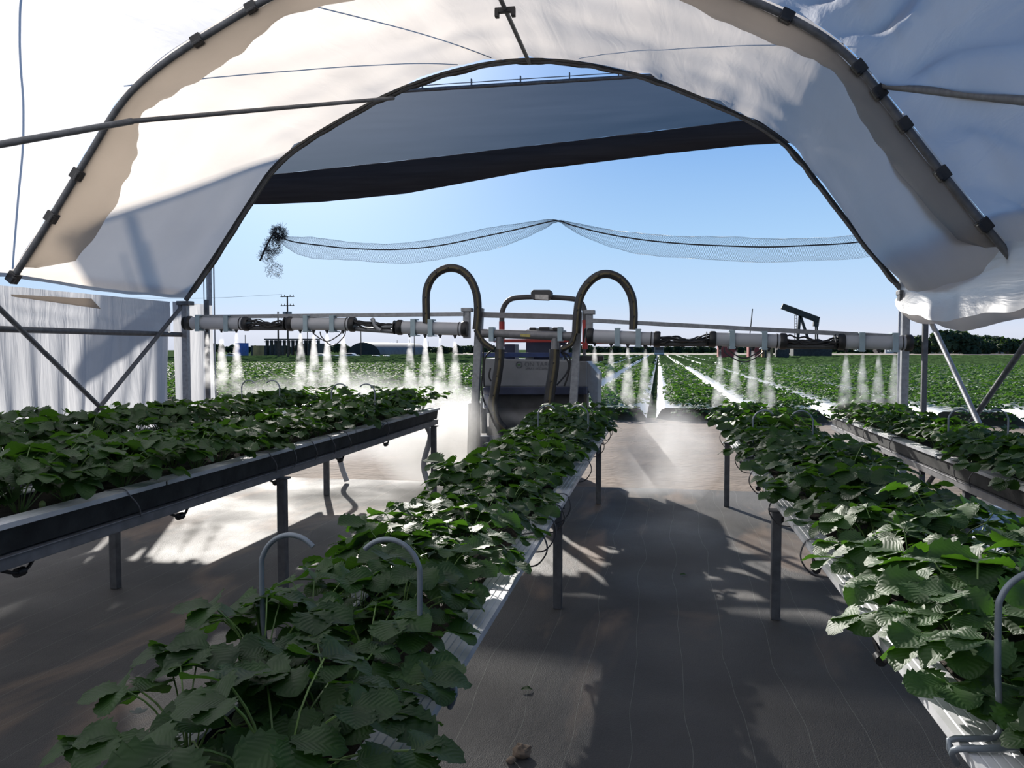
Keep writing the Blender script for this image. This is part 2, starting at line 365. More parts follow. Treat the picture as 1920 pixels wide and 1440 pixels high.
def plant(seed,nl=13,size=1,res=12,stemn=4):
    rnd=random.Random(seed); lf=MB(); st=MB()
    for i in range(nl):
        az=i*2.4+rnd.uniform(-.4,.4); inner=i/nl
        rad=(.07+.15*(1-inner)**.8)*size*rnd.uniform(.85,1.2); hgt=(.085+.115*inner+rnd.uniform(-.02,.03))*size
        tip=Vector((math.cos(az)*rad,math.sin(az)*rad,hgt)); base=Vector((math.cos(az)*.015,math.sin(az)*.015,0))
        midp=(base+tip)/2+Vector((-math.cos(az)*.01,-math.sin(az)*.01,.035*size))
        st.tube(smoothpts([base,midp,tip],3),.0022*size,stemn,False)
        out=Vector((math.cos(az),math.sin(az),rnd.uniform(-.35,.25)))
        up=Vector((rnd.uniform(-.35,.35)+.25*math.cos(az),rnd.uniform(-.35,.35)+.25*math.sin(az),1)).normalized()
        L=.092*size*rnd.uniform(.8,1.2)
        side=Vector((-math.sin(az),math.cos(az),0))
        leaflet(lf,tip,out,up,L,L*.48,seed+i,res,rnd.uniform(.1,.35),rnd.uniform(.1,.4))
        for sg in (-1,1):
            leaflet(lf,tip,out*.4+side*sg,up,L*.9,L*.46,seed+i+sg,res,rnd.uniform(.1,.35),rnd.uniform(.1,.4))
    return lf,st
def flower_mb(c,r=.016):
    m=MB(); c=Vector(c)
    for k in range(5):
        a=k*2*math.pi/5; d=Vector((math.cos(a),math.sin(a),.25)); s=Vector((-math.sin(a),math.cos(a),0))
        m.add([c,c+d*r*.6+s*r*.5,c+d*r*1.2+s*r*.25,c+d*r*1.2-s*r*.25,c+d*r*.6-s*r*.5],[(0,1,2,3,4)])
    return m
VAR=[]
for s in range(8):
    lf,st=plant(100+s*17,15 if s<6 else 12,1.0 if s<6 else .85)
    a=lf.build('foliage','leaf',None,True,local=True); b=st.build('stalks','stem',None,True,local=True)
    VAR.append((a.data,b.data)); bpy.data.objects.remove(a); bpy.data.objects.remove(b)
_t=flower_mb((0,0,0)).build('flower','petal',None,False,local=True); FL_ME=_t.data; bpy.data.objects.remove(_t)
def ball(c,r,n=8,sq=1):
    m=MB(); rows=[]
    for i in range(n+1):
        ph=math.pi*i/n; rows.append([Vector(c)+Vector((r*math.sin(ph)*math.cos(2*math.pi*k/n),r*math.sin(ph)*math.sin(2*math.pi*k/n),r*sq*math.cos(ph))) for k in range(n+1)])
    return m.grid(rows)
_t=ball((0,0,0),.013,8,1.25).build('berry','fruit',None,True,local=True); FR_ME=_t.data; bpy.data.objects.remove(_t)
def child(me,name,p,loc=(0,0,0)):
    o=bpy.data.objects.new(name,me); C.objects.link(o); o.parent=p; o.location=loc; return o
ORD=['first','second','third','fourth','fifth','sixth','seventh','eighth','ninth','tenth','eleventh','twelfth','thirteenth','fourteenth','fifteenth','sixteenth','seventeenth','eighteenth','nineteenth','twentieth','twenty-first','twenty-second','twenty-third','twenty-fourth','twenty-fifth','twenty-sixth','twenty-seventh','twenty-eighth','twenty-ninth','thirtieth']
# ================================================================== GUTTERS
# name, left x, right x, top z, y range of trough, first plant y, leg ys, leg x
ROWS=[('the trough beside the curtain',-3.96,-3.44,.93,-1,8.7,3.7,[.9,4.59,7.95],-3.46),
      ('the trough left of the sprayer',-2.80,-2.28,.93,-1,8.2,2.7,[.9,4.61,8.02],-2.30),
      ('the middle foreground trough',-.98,-.46,.79,-1,8.2,1.22,[1.0,4.71,8.0],-.585),
      ('the right foreground trough',.563,1.083,.81,-1,8.3,1.35,[1.0,4.74,8.1],.67),
      ('the rightmost trough',1.95,2.47,.80,-1,9.75,3.2,[1.9,5.75,9.5],2.03)]
def gutter(desc,xl,xr,zt,y0,y1,legs,lx):
    xc=(xl+xr)/2; root=empty('growing_trough',(xc,y1,0),desc.replace('the ','long ',1)+', white ribbed rims on steel legs','planting trough','raised growing troughs')
    near=desc in('the middle foreground trough','the right foreground trough'); ti=.085 if near else .035; rin=.135 if near else .045; tr=MB(); d=.115
    prof=[(xl+.09,zt-.012),(xl+.09,zt-.004),(xl+.02,zt-.006),(xl+ti,zt-d),(xr-ti,zt-d),(xr-.02,zt-.006),(xr-.09,zt-.004),(xr-.09,zt-.012),(xr-.1,zt-d+.03),(xl+.1,zt-d+.03)]
    tr.prism([(x,y0,z) for x,z in prof],(0,y1-y0,0)); tr.build('trough','trough',root)
    so=MB(); P=[]
    for i in range(90):
        y=y0+.02+i*(y1-y0-.04)/89; P.append([Vector((xl+.085+j*(xr-xl-.17)/6,y,zt-.028+.02*nz(j*1.1+xl,y*4))) for j in range(7)])
    so.grid(P).build('substrate','soil',root,True)
    for sgn,xe in ((1,xl),(-1,xr)):
        seg=2.4 if desc!='the middle foreground trough' else 1.15
        y=y1
        while y>y0:
            ya=max(y-seg,y0); rm=MB(); n=5; wdt=.1/n
            pf=[]
            for k in range(n):
                pf+= [(xe+sgn*(k*wdt+.001),zt),(xe+sgn*((k+1)*wdt-.003),zt),(xe+sgn*((k+1)*wdt-.002),zt-.003)]
            pf+=[(xe+sgn*.1,zt-.006),(xe+sgn*.006,zt-.006),(xe+sgn*.004,zt-.02),(xe,zt-.02)]
            rm.prism([(x,ya+.008,z) for x,z in pf],(0,y-ya-.016,0)); rm.build('rim','rim',root)
            y-=seg
    rl=MB()
    for xx in (xl+rin,xr-rin):
        rl.box((xx,(y0+y1)/2,zt-d-.035),(.045,y1-y0,.05))
        rl.box((xx,(y0+y1)/2,zt-d-.012),(.06,y1-y0,.006))
    yy=y0+.3
    while yy<y1: rl.box((xc,yy,zt-d-.03),(xr-xl-.24,.04,.025)); yy+=1.2
    rl.build('support_rail','alu',root,bevel=.003)
    for ly in legs:
        for x in (lx,):
            l=MB(); l.box((x,ly,(zt-d-.06)/2),(.052,.052,zt-d-.06)); l.box((x,ly,zt-d-.065),(.09,.07,.012)); l.build('leg','galvdark',root,bevel=.004)
    # drip tubes looping over the rim and under the rail
    rnd=random.Random(xl); y=y0+(4.2 if near else 2.8)
    while y<y1-.2:
        for xe,sg in (((xr,1),) if xl<-1.5 else ((xl,-1),) if xl>0 else ((xl,-1),(xr,1))):
            t=MB(); q=rnd.uniform(.05,.18)
            t.tube(smoothpts([(xe-sg*.10,y,zt+.0),(xe-sg*.02,y+.01,zt+.010),(xe+sg*.008,y+.02,zt-.02),(xe+sg*.010,y+q*.5,zt-.08),(xe-sg*.04,y+q,zt-.15),(xe-sg*.11,y+q+.04,zt-.17)],4),.0035,6)
            t.build('drip_tube','tube',root,True)
        y+=rnd.choice((.3,1.5,.9,1.3))
    # connecting hose lying under the rail
    y=y0+2.6; xe=xr-.13 if xl<-1.5 else xl+.13
    while y<y1-.3:
        hs=MB(); hs.tube(smoothpts([(xe,y-.16,zt-.15),(xe,y-.10,zt-.20),(xe+.01,y,zt-.235),(xe,y+.07,zt-.20),(xe+.01,y+.04,zt-.16)],4),.007,6)
        hs.tube([(xe,y-.02,zt-.235),(xe,y+.02,zt-.235)],.018,8); hs.build('feed_hose','black',root,True); y+=1.05
    if xl<-1.5:
        dp=MB(); dp.tube(smoothpts([(xr-.2,y1-.02,zt-.14),(xr-.12,y1+.04,zt-.3),(xr-.2,y1+.05,.3),(xr-.1,y1+.0,.03)],5),.03,10); dp.build('drain_pipe','pvc',root,True)
    return root
for r in ROWS: gutter(r[0],r[1],r[2],r[3],r[4],r[5],r[7],r[8])
# plants in the gutters: one thing each
for ri,(desc,xl,xr,zt,y0,y1,py0,legs,lx) in enumerate(ROWS):
    rnd=random.Random(ri+5); xc=(xl+xr)/2
    for side in (0,1):
        y=py0-(.0 if side else (-.14 if ri==2 else .12)); k=0
        while y<y1-.05:
            sh=((-.07 if y>2.6 else -.035) if ri==2 else .055 if ri==3 else 0); x=xc+sh+(-.10 if side==0 else .10)+rnd.uniform(-.03,.03)
            o=empty('strawberry_plant',(x,y+rnd.uniform(-.03,.03),zt-.02),f'{ORD[k]} strawberry plant from the near end, {"left" if side==0 else "right"} side of {desc}','plant','strawberry plants in the raised troughs')
            v=rnd.randrange(8); sc=rnd.uniform(.92,1.22)
            sc*=.94 if ri==2 and y>2.6 else .90 if ri==2 else 1.0
            if ri in(2,3): sc*=1.0+.0*side
            o.rotation_euler=(rnd.uniform(-.12,.12),rnd.uniform(-.12,.12),rnd.uniform(0,6.28)); o.scale=(sc,sc,sc*rnd.uniform(.9,1.1))
            child(VAR[v][0],'foliage',o); child(VAR[v][1],'stalks',o)
            if rnd.random()<.22 and y<6.5:
                a=rnd.uniform(0,6.28); f=child(FL_ME,'flower',o,(math.cos(a)*.12,math.sin(a)*.12,.15+rnd.uniform(-.05,.05))); f.rotation_euler=(rnd.uniform(-.9,.9),rnd.uniform(-.9,.9),0)
            if rnd.random()<.12 and y<5:
                a=rnd.uniform(0,6.28); child(FR_ME,'berry',o,(math.cos(a)*.15,math.sin(a)*.15,.03))
            y+=.275+rnd.uniform(-.02,.03); k+=1
# hoops
HO=[(2,1.72,0),(2,6.1,0),(3,1.62,0),(3,5.6,0),(1,6.4,0),(0,7.0,0),(4,6.1,0)]
WH={(2,1.72):'on the middle foreground trough',(2,6.1):'far along the middle foreground trough',(3,1.62):'at the right picture edge',(3,5.6):'far along the right foreground trough',(1,6.4):'on the trough left of the sprayer',(0,7.0):'in front of the side curtain braces',(4,6.1):'on the rightmost trough'}
for ri,y,_ in HO:
    d,xl,xr,zt=ROWS[ri][:4]
    for sg,xe in ((1,xl),(-1,xr)):
        xs=xe+sg*.075; r=.075
        root=empty('wire_hoop',(xs,y,zt),f'{"left" if sg>0 else "right"} crook shaped wire hoop of the pair {WH[(ri,y)]}','wire hoop','crook shaped wire hoops')
        pts=[(xe-sg*.012,y-.04,zt-.03),(xe-sg*.02,y-.02,zt+.004),(xe+sg*.03,y-.015,zt+.01),(xs,y,zt+.02),(xs-sg*.006,y,zt+.12),(xs-sg*.008,y,zt+.25)]
        for k in range(1,8):
            a=math.pi*k/9.2; pts.append((xs-sg*.008+sg*r*(1-math.cos(a)),y,zt+.25+r*1.05*math.sin(a)))
        m=MB(); m.tube(smoothpts(pts,3),.0062,8); m.build('crook','wire',root,True)
        m=MB(); m.tube(smoothpts([(xe-sg*.012,y-.04,zt-.03),(xe-sg*.022,y-.05,zt-.0),(xe+sg*.02,y-.055,zt+.01),(xe+sg*.09,y-.04,zt+.01)],4),.0062,8); m.build('clip','wire',root,True)
# ================================================================== FIELD PLANTS
lp=[]
for s in range(3):
    lf,st=plant(500+s*7,9,1.05,3,3); a=lf.build('f','fieldleaf',None,False,local=True); lp.append(a.data); bpy.data.objects.remove(a)
stuff=MB(); cnt=0; rnd=random.Random(3)
for s in range(2):
    m_=MB(); rn_=random.Random(40+s)
    for q in range(16):
        a_=rn_.uniform(0,6.28); r_=rn_.uniform(.03,.24); c_=Vector((math.cos(a_)*r_,math.sin(a_)*r_,.20-.35*r_+rn_.uniform(-.03,.05))); d_=Vector((math.cos(a_),math.sin(a_),rn_.uniform(-.7,.5)))*.07; e_=Vector((-math.sin(a_),math.cos(a_),rn_.uniform(-.5,.5)))*.07
        m_.add([c_-d_,c_+e_,c_+d_,c_-e_],[(0,1,2,3)])
    a=m_.build('f','fieldleaf',None,False,local=True); lp.append(a.data); bpy.data.objects.remove(a)
tmpl=[[v.co.copy() for v in m.vertices] for m in lp]; tf=[[tuple(p.vertices) for p in m.polygons] for m in lp]
cand=[]
for k in range(-25,28):
    xl=X0+k*PITCH
    for c in range(4):
        x=xl+.48+c*.29; y=FY-.30+rnd.uniform(-.05,.05)
        while y<FY+45:
            if -.95*y-1.5< x <.5*y+3: cand.append((x+rnd.uniform(-.05,.05),y,k,c))
            y+=rnd.uniform(.30,.42)*(1 if y<FY+12 else 1.3)
# the 70 that stand nearest and in clear view
clear=[q for q in cand if q[1]<FY+.9 and (q[2] in range(-1,10))]
clear.sort(key=lambda q:q[1]); chosen=set(map(id,clear[:70]))
for q in cand:
    x,y,k,c=q; v=rnd.randrange(3); a=rnd.uniform(0,6.28); sc=rnd.uniform(.85,1.2)
    if id(q) in chosen:
        o=bpy.data.objects.new('strawberry_plant',lp[v]); C.objects.link(o); o.location=(x,y,.235 if y>FY-.1 else .05); o.rotation_euler=(0,0,a); o.scale=(sc,)*3
        tag(o,'small green strawberry plant growing in white mulched bed at the near field edge','plant','field strawberry plants at the near edge')
    else:
        ca,sa=math.cos(a)*sc,math.sin(a)*sc
        if y>FY+9: v=3+v%2
        T=tmpl[v]
        stuff.add([(x+p.x*ca-p.y*sa,y+p.x*sa+p.y*ca,(.235 if y>FY-.1 else .05)+p.z*sc) for p in T],tf[v] if True else tf[v])
tag(stuff.build('field_strawberry_plants','fieldleaf'),'countless green strawberry plants on the white mulched field beds','plants',kind='stuff')
# ================================================================== TUNNEL
XC=-1.65
HP=[(0,4.86),(.70,4.79),(1.42,4.60),(2.05,4.33),(2.62,4.04),(3.02,3.74),(3.36,3.30),(3.80,2.70),(4.21,2.17)]
def prof(s):   # s in -1..1 across the tunnel
    t=abs(s)*8; i=min(int(t),7); f=t-i
    p0=HP[max(i-1,0)] if i>0 else (-HP[1][0],HP[1][1]); p1=HP[i]; p2=HP[i+1]; p3=HP[min(i+2,8)]
    def c(a,b,c_,d): return .5*(2*b+(c_-a)*f+(2*a-5*b+4*c_-d)*f*f+(3*b-a-3*c_+d)*f**3)
    x=c(p0[0],p1[0],p2[0],p3[0]); z=c(p0[1],p1[1],p2[1],p3[1])
    return (XC+(x if s>=0 else -x),z)
A0,A1=9.2,6.43; AS=[A0,A1,3.66,.89,-1.88,-4.65,-7.42]
def cover(ya,yb,name,mat,label,sagf,nS=90,nY=40):
    m=MB(); P=[]
    for j in range(nY+1):
        t=j/nY; y=ya+(yb-ya)*t; row=[]
        for i in range(nS+1):
            s=-1+2*i/nS; x,z=prof(s); w_=math.sin(math.pi*t)
            dx,dz=sagf(s,t,w_,y)
            row.append(Vector((x+dx+ (.02 if s>0 else -.02),y,z+dz+.045)))
        P.append(row)
    return tag(m.grid(P).build(name,mat,smooth=True),label,'tunnel cover')
def sag_end(s,t,w_,y):
    a=abs(s); d=.10*w_*(.4+.6*math.sin(a*6)**2)*(1 if a>.1 else .3)
    rp=.018*nz(s*16,y*.7)+.02*nz(s*5,y*2.2+4)
    # slack rippled hem towards the open end
    e=(1-t)**3; rp+=e*.035*math.sin(s*34+nz(s*7)*5)
    x=(-.25*w_*max(0,(s-.45))*1.4 if s>0 else .06*w_)
    return x*.8,-d+rp-(.22*w_*max(0,s-.6))
cover(A0+.06,A1,'tunnel_film','film2','beige white plastic film over the open end bay, rippled hem along the front arch',sag_end)
def sag_near(s,t,w_,y):
    a=abs(s); bay=(y-A1)/2.77; w2=abs(math.sin(math.pi*bay))
    r=0
    if s>.2: r=.15*math.sin(s*60+y*2.2+3*nz(s*5,y*.8))*(.45+1.6*abs(nz(s*2,y*.8,3)))*w2**.5*min(1,(s-.2)*4)
    return 0,-.09*w2*(.5+.5*a)+r*.7+.012*nz(s*12,y*2)
cover(A1,-8,'tunnel_film','film','milky white plastic film roofing the tunnel above and behind the foreground rows',sag_near,160,130)
m=MB(); V=[Vector((prof(-1+2*i/40)[0],-8.1,prof(-1+2*i/40)[1])) for i in range(41)]; V+=[Vector((V[-1].x,-8.1,0)),Vector((V[0].x,-8.1,0))]
m.add(V,[tuple(range(len(V)))]); tag(m.build('added_wall_rear','film2'),kind='structure')  # unseen film wall added behind the camera to cut light from the rear
# slack pocket of film hanging below the right eave
m=MB(); P=[]
pk=[(2.36,2.52),(2.44,2.36),(2.47,2.18),(2.46,1.98),(2.38,1.80),(2.46,1.72),(2.60,1.80),(2.70,2.0)]
for j in range(60):
    t=j/59; y=9.22-t*4.6; fill=min(1,math.sin(math.pi*min(1,t*1.03+.01))**.35)
    row=[]
    for i,(x,z) in enumerate(pk):
        f=fill; zz=2.2+(z-2.2)*(f if z<2.2 else 1)+.018*nz(i*1.3,y*2.5)+.02*math.sin(i*1.5+y*4)*f; xx=2.56+(x-2.56)*(.35+.65*f)+.02*nz(i*.9+5,y*3)
        row.append(Vector((xx+.03,y,zz)))
    P.append(row)
tag(m.grid(P).build('film_pocket','pocket',smooth=True),'slack sagging pocket of glossy plastic film under the right eave','plastic film')
m=MB(); P=[]
for i in range(241):
    a_=-.97+1.94*i/240; x,z=prof(a_); dx,dz=XC-x,2.4-z; L=math.hypot(dx,dz); q=.018+.045*abs(nz(a_*13+3))+.01*nz(a_*40)
    P.append([Vector((x-dx/L*.03,A0+.05,z-dz/L*.03)),Vector((x+dx/L*q*.5,A0+.075,z+dz/L*q*.5)),Vector((x+dx/L*q,A0+.04,z+dz/L*q)),Vector((x+dx/L*q*.4,A0-.04,z+dz/L*q*.4)),Vector((x-dx/L*.02,A0-.03,z-dz/L*.02))])
tag(m.grid(P).build('film_hem','trough',smooth=True),'dark uneven rolled film hem round the front arch of the open end','plastic film')
# beige doubled strips of film wrapped round the second arch
for sg,lab in ((-1,'beige doubled film flap hanging along the left half of the second arch'),(1,'beige doubled film flap hanging along the right half of the second arch')):
    m=MB(); P=[]
    for i in range(121):
        a=.16+.8*i/120; x,z=prof(sg*a); cx,cz=XC,2.4
        wd_=(.16+.22*abs(math.sin(a*9+.6))+ (.32*max(0,a-.55)/.4 if a>.55 else 0)+.06*nz(a*30))*(1 if a<.93 else (.965-a)/.035*1+.1)
        row=[]
        for j in range(9):
            q=j/8; inn=.035+.05*math.sin(math.pi*q)+.012*nz(a*18,q*3)
            dx,dz=cx-x,cz-z; L=math.hypot(dx,dz)
            row.append(Vector((x+dx/L*inn,A1-.05+wd_*q+.05,z+dz/L*(inn+.09*q))))
        P.append(row)
    tag(m.grid(P).build('film_flap','flap',smooth=True),lab,'plastic film','film flaps on the second arch')
# arches
def arch(y,label,clips):
    root=empty('tunnel_arch',(XC,y,2.1),label,'tunnel arch','tunnel arches')
    m=MB(); m.tube([Vector((prof(-1+2*i/80)[0],y,prof(-1+2*i/80)[1])) for i in range(81)],.03,10); m.build('arch_pipe','galvdark',root,True)
    for s in clips:
        x,z=prof(s); x2,z2=prof(s+.01); an=math.atan2(z2-z,x2-x); rot=Matrix.Rotation(-an,3,'Y')
        c=MB(); c.box((x,y,z),(.10,.085,.085),rot); c.box(Vector((x,y,z))+rot@Vector((0,-.05,-.045)),(.07,.04,.03),rot); c.build('film_clip','black',root,bevel=.008)
    return root
arch(A0,'front tunnel arch framing the open end',[])
clips=[]
for (u,v) in [(25,520),(97,410),(157,328),(373,78),(475,15),(1475,25),(1612,125),(1655,172),(1715,232),(1790,325),(1867,422)]:
    p=aY(u,v,A1); best=min((abs(prof(-1+i*.005)[0]-p.x)+abs(prof(-1+i*.005)[1]-p.z),-1+i*.005) for i in range(401)); clips.append(best[1])
arch(A1,'second tunnel arch with black film clips, nearer than the open end',clips)
# purlin and braces
def pipe(name,pts,r,mat,label,cat,group=None,sq=False):
    m=MB(); m.tube(pts,r,4 if sq else 10); o=m.build(name,mat,smooth=not sq); 
    return tag(o,label,cat,group)
xr_,zr_=prof(.03)
rp=empty('ridge_purlin',(xr_,A0,zr_),'dark ridge pipe with a black clamp running to the top of the open end','pipe')
m=MB(); m.tube([(xr_,A0,zr_-.03),(xr_,-7,zr_-.03)],.022,10); m.build('pipe','galvdark',rp,True)
m=MB(); m.box((xr_,7.72,zr_-.04),(.2,.05,.05)); m.box((xr_-.08,7.72,zr_-.07),(.04,.06,.07)); m.box((xr_+.08,7.72,zr_-.07),(.04,.06,.07)); m.build('clamp','black',rp,bevel=.006)
def onprof(u,v,Y):
    p=aY(u,v,Y); return p
shL=aY(238,217,A1)+Vector((.05,0,-.05)); shR=aY(1655,152,A1)+Vector((-.0,0,-.03))
pipe('roof_brace',[shL,aY(738,176,A0)+Vector((0,0,-.05))],.022,'galvdark','roof brace pipe from the second arch up to the open end, upper left','pipe','roof brace pipes')
q=prof(-.93); pipe('roof_brace',[shL,(q[0]+.08,3.66,q[1]-.05)],.028,'galvdark','roof brace pipe crossing the bright film at the left picture edge','pipe','roof brace pipes')
q=prof(.93); pipe('roof_brace',[shR,(q[0]-.08,3.66,q[1]-.0)],.028,'galvdark','roof brace pipe crossing the grey film at the right picture edge','pipe','roof brace pipes')
# ropes outside the film
RG='ropes over the tunnel film'
def rope(pts,label):
    m=MB(); m.tube(smoothpts(pts,8),.006,6); tag(m.build('rope','black',smooth=True),label,'rope',RG)
def ps(s,y,o=.075):
    x,z=prof(s); return Vector((x+(o if s>0 else -o)*abs(s),y,z+o*.9))
for (sa,ya,sb,yb,lab) in [(-.97,6.5,-.2,4.0,'thin rope slanting over the bright film at upper left'),
                          (-.6,A1,-.12,A0,'thin rope over the end bay film, left of the ridge'),
                          (.12,A0,.62,A1,'thin rope over the end bay film, right of the ridge'),
                          (.25,5.9,.97,5.6,'thin rope over the grey film at upper right'),
                          (-.3,A1,-.05,A0,'thin rope over the end bay film nearest the ridge'),
                          ]:
    rope([ps(sa+(sb-sa)*i/12,ya+(yb-ya)*i/12) for i in range(13)],lab)
# eave rails
for sg,lab in ((-1,'left eave rail joining the arch feet'),(1,'right eave rail joining the arch feet')):
    x=XC+sg*4.21+(.12 if sg>0 else -.09); m=MB(); m.box((x,.6,2.14 if sg>0 else 2.29),(.06,17.2,.05)); tag(m.build('eave_rail','galvdark',bevel=.005),lab,'rail','eave rails')
# left side wall
m=MB(); P=[]
for j in range(15):
    z=2.12-.03*j
    P.append([Vector((-5.98+.02*nz(i*.3,j*.3)+.0,-8+17.05*i/160 -(.0 if i<160 else .0),2.14-(.40)*j/14)) for i in range(161)])
wm=m.grid(P).build('wall_left','wall',smooth=True); tag(wm,kind='structure')
m=MB(); P=[]
for j in range(12):
    q=j/11; row=[]
    for i in range(401):
        y=-8+17.0*i/400; row.append(Vector((-5.99+.03*math.sin(y*17+2.2*q*math.sin(y*.9)*3+3*nz(y*1.1))*(.3+q)+.02*nz(y*4,q*2),y,1.72-1.70*q)))
    P.append(row)
tag(m.grid(P).build('wall_left_curtain','wall',smooth=True),kind='structure')
pipe('wall_rail',[(-5.92,-8,1.735),(-5.92,9.18,1.735)],.03,'galvdark','grey rail along the left side curtain top','rail')
# loose end wrap past the corner post
m=MB(); P=[]
for j in range(10):
    P.append([Vector((-6.02+.04*math.sin(i*1.1+j*.1),9.16+.085*i,2.15-.23*j)) for i in range(12)])
tag(m.grid(P).build('end_curtain','wall',smooth=True),'bright white film wrap hanging beyond the left corner post','plastic film')
# flap under the left eave
a=[aX(u,v,-5.80) for u,v in ((20,552),(170,560),(187,579),(22,556))]
m=MB(); m.prism([a[0],a[1],a[2],a[3]],(.012,0,0)); tag(m.build('eave_flap','flap'),'stiff narrow flap hanging under the left eave','plastic film')
# corner posts
def post(name,x,y,z0,z1,wd_,mat,label,group=None,head=True):
    root=empty(name,(x,y,0),label,'post',group)
    m=MB(); m.box((x,y,(z0+z1)/2),(wd_,wd_,z1-z0)); m.build('post_shaft',mat,root,bevel=.006)
    if head:
        m=MB(); m.box((x,y,z1+.0),(wd_*2.2,wd_*1.9,.05)); m.box((x-.05,y,z1-.05),(.05,.1,.08)); m.build('bracket','galvdark',root,bevel=.006)
    return root
post('tunnel_post',-5.87,9.2,0,2.13,.075,'galv','square steel corner post at the left of the open end','posts at the open end')
post('tunnel_post',-5.83,9.62,0,2.2,.05,'galvdark','slimmer steel post just behind the left corner post','posts at the open end',False)
post('tunnel_post',2.57,9.12,0,2.15,.075,'galv','square steel corner post at the right of the open end','posts at the open end')
post('tunnel_post',2.655,8.75,0,1.98,.05,'galvdark','slimmer steel post just right of the right corner post','posts at the open end',False)
for pts,lab in (([aX(338,578,-5.86),aX(180,772,-5.86)+ (aX(180,772,-5.86)-aX(338,578,-5.86))*.35],'diagonal brace pipe rising to the left corner post'),
                ([aX(-30,550,-5.82),aX(205,780,-5.82)+(aX(205,780,-5.82)-aX(-30,550,-5.82))*.12],'diagonal brace pipe falling towards the left corner post foot'),
                ([aX(1730,570,2.62),aX(1850,825,2.62)+(aX(1850,825,2.62)-aX(1730,570,2.62))*.2],'bright diagonal brace pipe falling from the right corner'),
                ([aX(2010,520,2.70),aX(1722,933,2.70)],'dull diagonal brace pipe rising to the right picture edge')):
    pipe('diagonal_brace',pts,.024,'galv' if 'bright' in lab else 'galvdark',lab,'pipe','diagonal brace pipes')
# ================================================================== SHADE NET & CABLES
YS=14.1
top=[(330,197),(742,171),(980,157),(1200,142),(1500,126)]
def interp(pts,u):
    if u<=pts[0][0]:
        (a,b),(c,d)=pts[0],pts[1]; return b+(u-a)*(d-b)/(c-a)
    for (a,b),(c,d) in zip(pts,pts[1:]):
        if u<=c: return b+(u-a)*(d-b)/(c-a)
    (a,b),(c,d)=pts[-2],pts[-1]; return b+(u-a)*(d-b)/(c-a)
mid=[(380,345),(520,326),(800,296),(1100,261),(1400,225),(1600,196)]
low=[(380,384),(500,383),(600,379),(760,363),(1000,319),(1250,288),(1400,272),(1480,268),(1640,250)]
sn=empty('shade_net',aY(740,171,YS),'dark blue grey shade net with a black folded lower band beyond the open end','shade net')
xs=[aY(u,250,YS).x for u in (330,1640)]; us=[330+i*1310/200 for i in range(201)]
m=MB(); P=[]
for j in range(17):
    q=j/16; P.append([aY(u,interp(top,u),YS).lerp(aY(u,interp(mid,u),YS),q)+Vector((0,.25*math.sin(math.pi*q)+.04*nz(u*.01,q*5),0)) for u in us])
m.grid(P).build('net_sheet','shade',sn,True)
m=MB(); P=[]
for j in range(9):
    q=j/8; P.append([aY(u,interp(mid,u),YS).lerp(aY(u,interp(low,u),YS),q)+Vector((0,-.10*math.sin(math.pi*q)+.02*nz(u*.02,q*4),0)) for u in us])
for j in range(8,-1,-1):
    q=j/8; P.append([aY(u,interp(mid,u),YS).lerp(aY(u,interp(low,u),YS),q)+Vector((0,.12*math.sin(math.pi*q)+.01,0)) for u in us])
m.grid(P).build('folded_band','shade2',sn,True)
m=MB(); m.tube([aY(330,197,YS),aY(1700,112,YS)],.035,10); m.build('top_pipe','galvdark',sn,True)
m=MB(); m.tube([aY(330,190,YS),aY(1700,102,YS)],.008,6)
for u in range(700,1300,92): p=aY(u,interp(top,u)-7,YS); m.box(p+Vector((0,0,.0)),(.02,.05,.14))
m.build('top_wire','galvdark',sn)
def vpost(u,Y,r,ztop,label,name='net_post'):
    p=aY(u,650,Y); m=MB(); m.tube([(p.x,Y,0),(p.x,Y,ztop)],r,12); tag(m.build(name,'galv',smooth=True),label,'post','posts beyond the open end')
vpost(394,YS+.1,.052,6.2,'tall round steel post left of the open sky, behind the boom end')
vpost(384,YS+.4,.010,5.9,'thin vertical wire rod left of the tall round post','thin_rod')
vpost(403,YS+.3,.014,5.9,'thin vertical rod right of the tall round post','thin_rod')
p=aY(1698,400,YS); m=MB(); m.tube([(p.x,YS+.1,0),(p.x,YS+.1,6.3)],.05,12); tag(m.build('net_post','galv',smooth=True),'net support post hidden behind the right film','post','posts beyond the open end')
vpost(1690,9.6,.008,2.9,'thin cord hanging left of the right corner post','thin_rod')
# bird net
YN=11.0
cab=[(515,437),(545,452),(600,460),(660,466),(740,468),(820,461),(900,445),(970,430),(1020,418),(1046,414),(1075,423),(1130,437),(1200,449),(1280,457),(1360,461),(1440,463),(1520,460),(1600,455),(1700,440)]
cp=smoothpts([aY(u,v,YN) for u,v in cab],9)
bn=empty('bird_net',cp[0],'fine bird netting gathered along a sagging cable below the shade net','bird net')
m=MB(); m.tube(cp,.009,6); 
m.tube([aY(518,432,YN),aY(505,450,YN),aY(487,489,YN)],.014,6); m.build('cable','black',bn,True)
m=MB(); rings=[]
L=len(cp)
for i in range(0,L*2-1):
    p=cp[i//2] if i%2==0 else (cp[i//2]+cp[min(i//2+1,L-1)])/2
    u=i/(L*2-1); knot=abs(u-.50); spread=min(1,knot*6+.06)*min(1,u*9+.12)
    dn=(.20*spread)*(1+.25*nz(u*9)); upv=(.10*spread)*(1+.4*nz(u*7,4)); 
    ring=[]
    for k in range(16):
        a=2*math.pi*k/16; ring.append(p+Vector((0,.16*spread*math.cos(a)+.02*nz(u*40,k),(-dn if math.sin(a)<0 else upv)*abs(math.sin(a))+.012*nz(u*50,k*.7))))
    rings.append(ring)
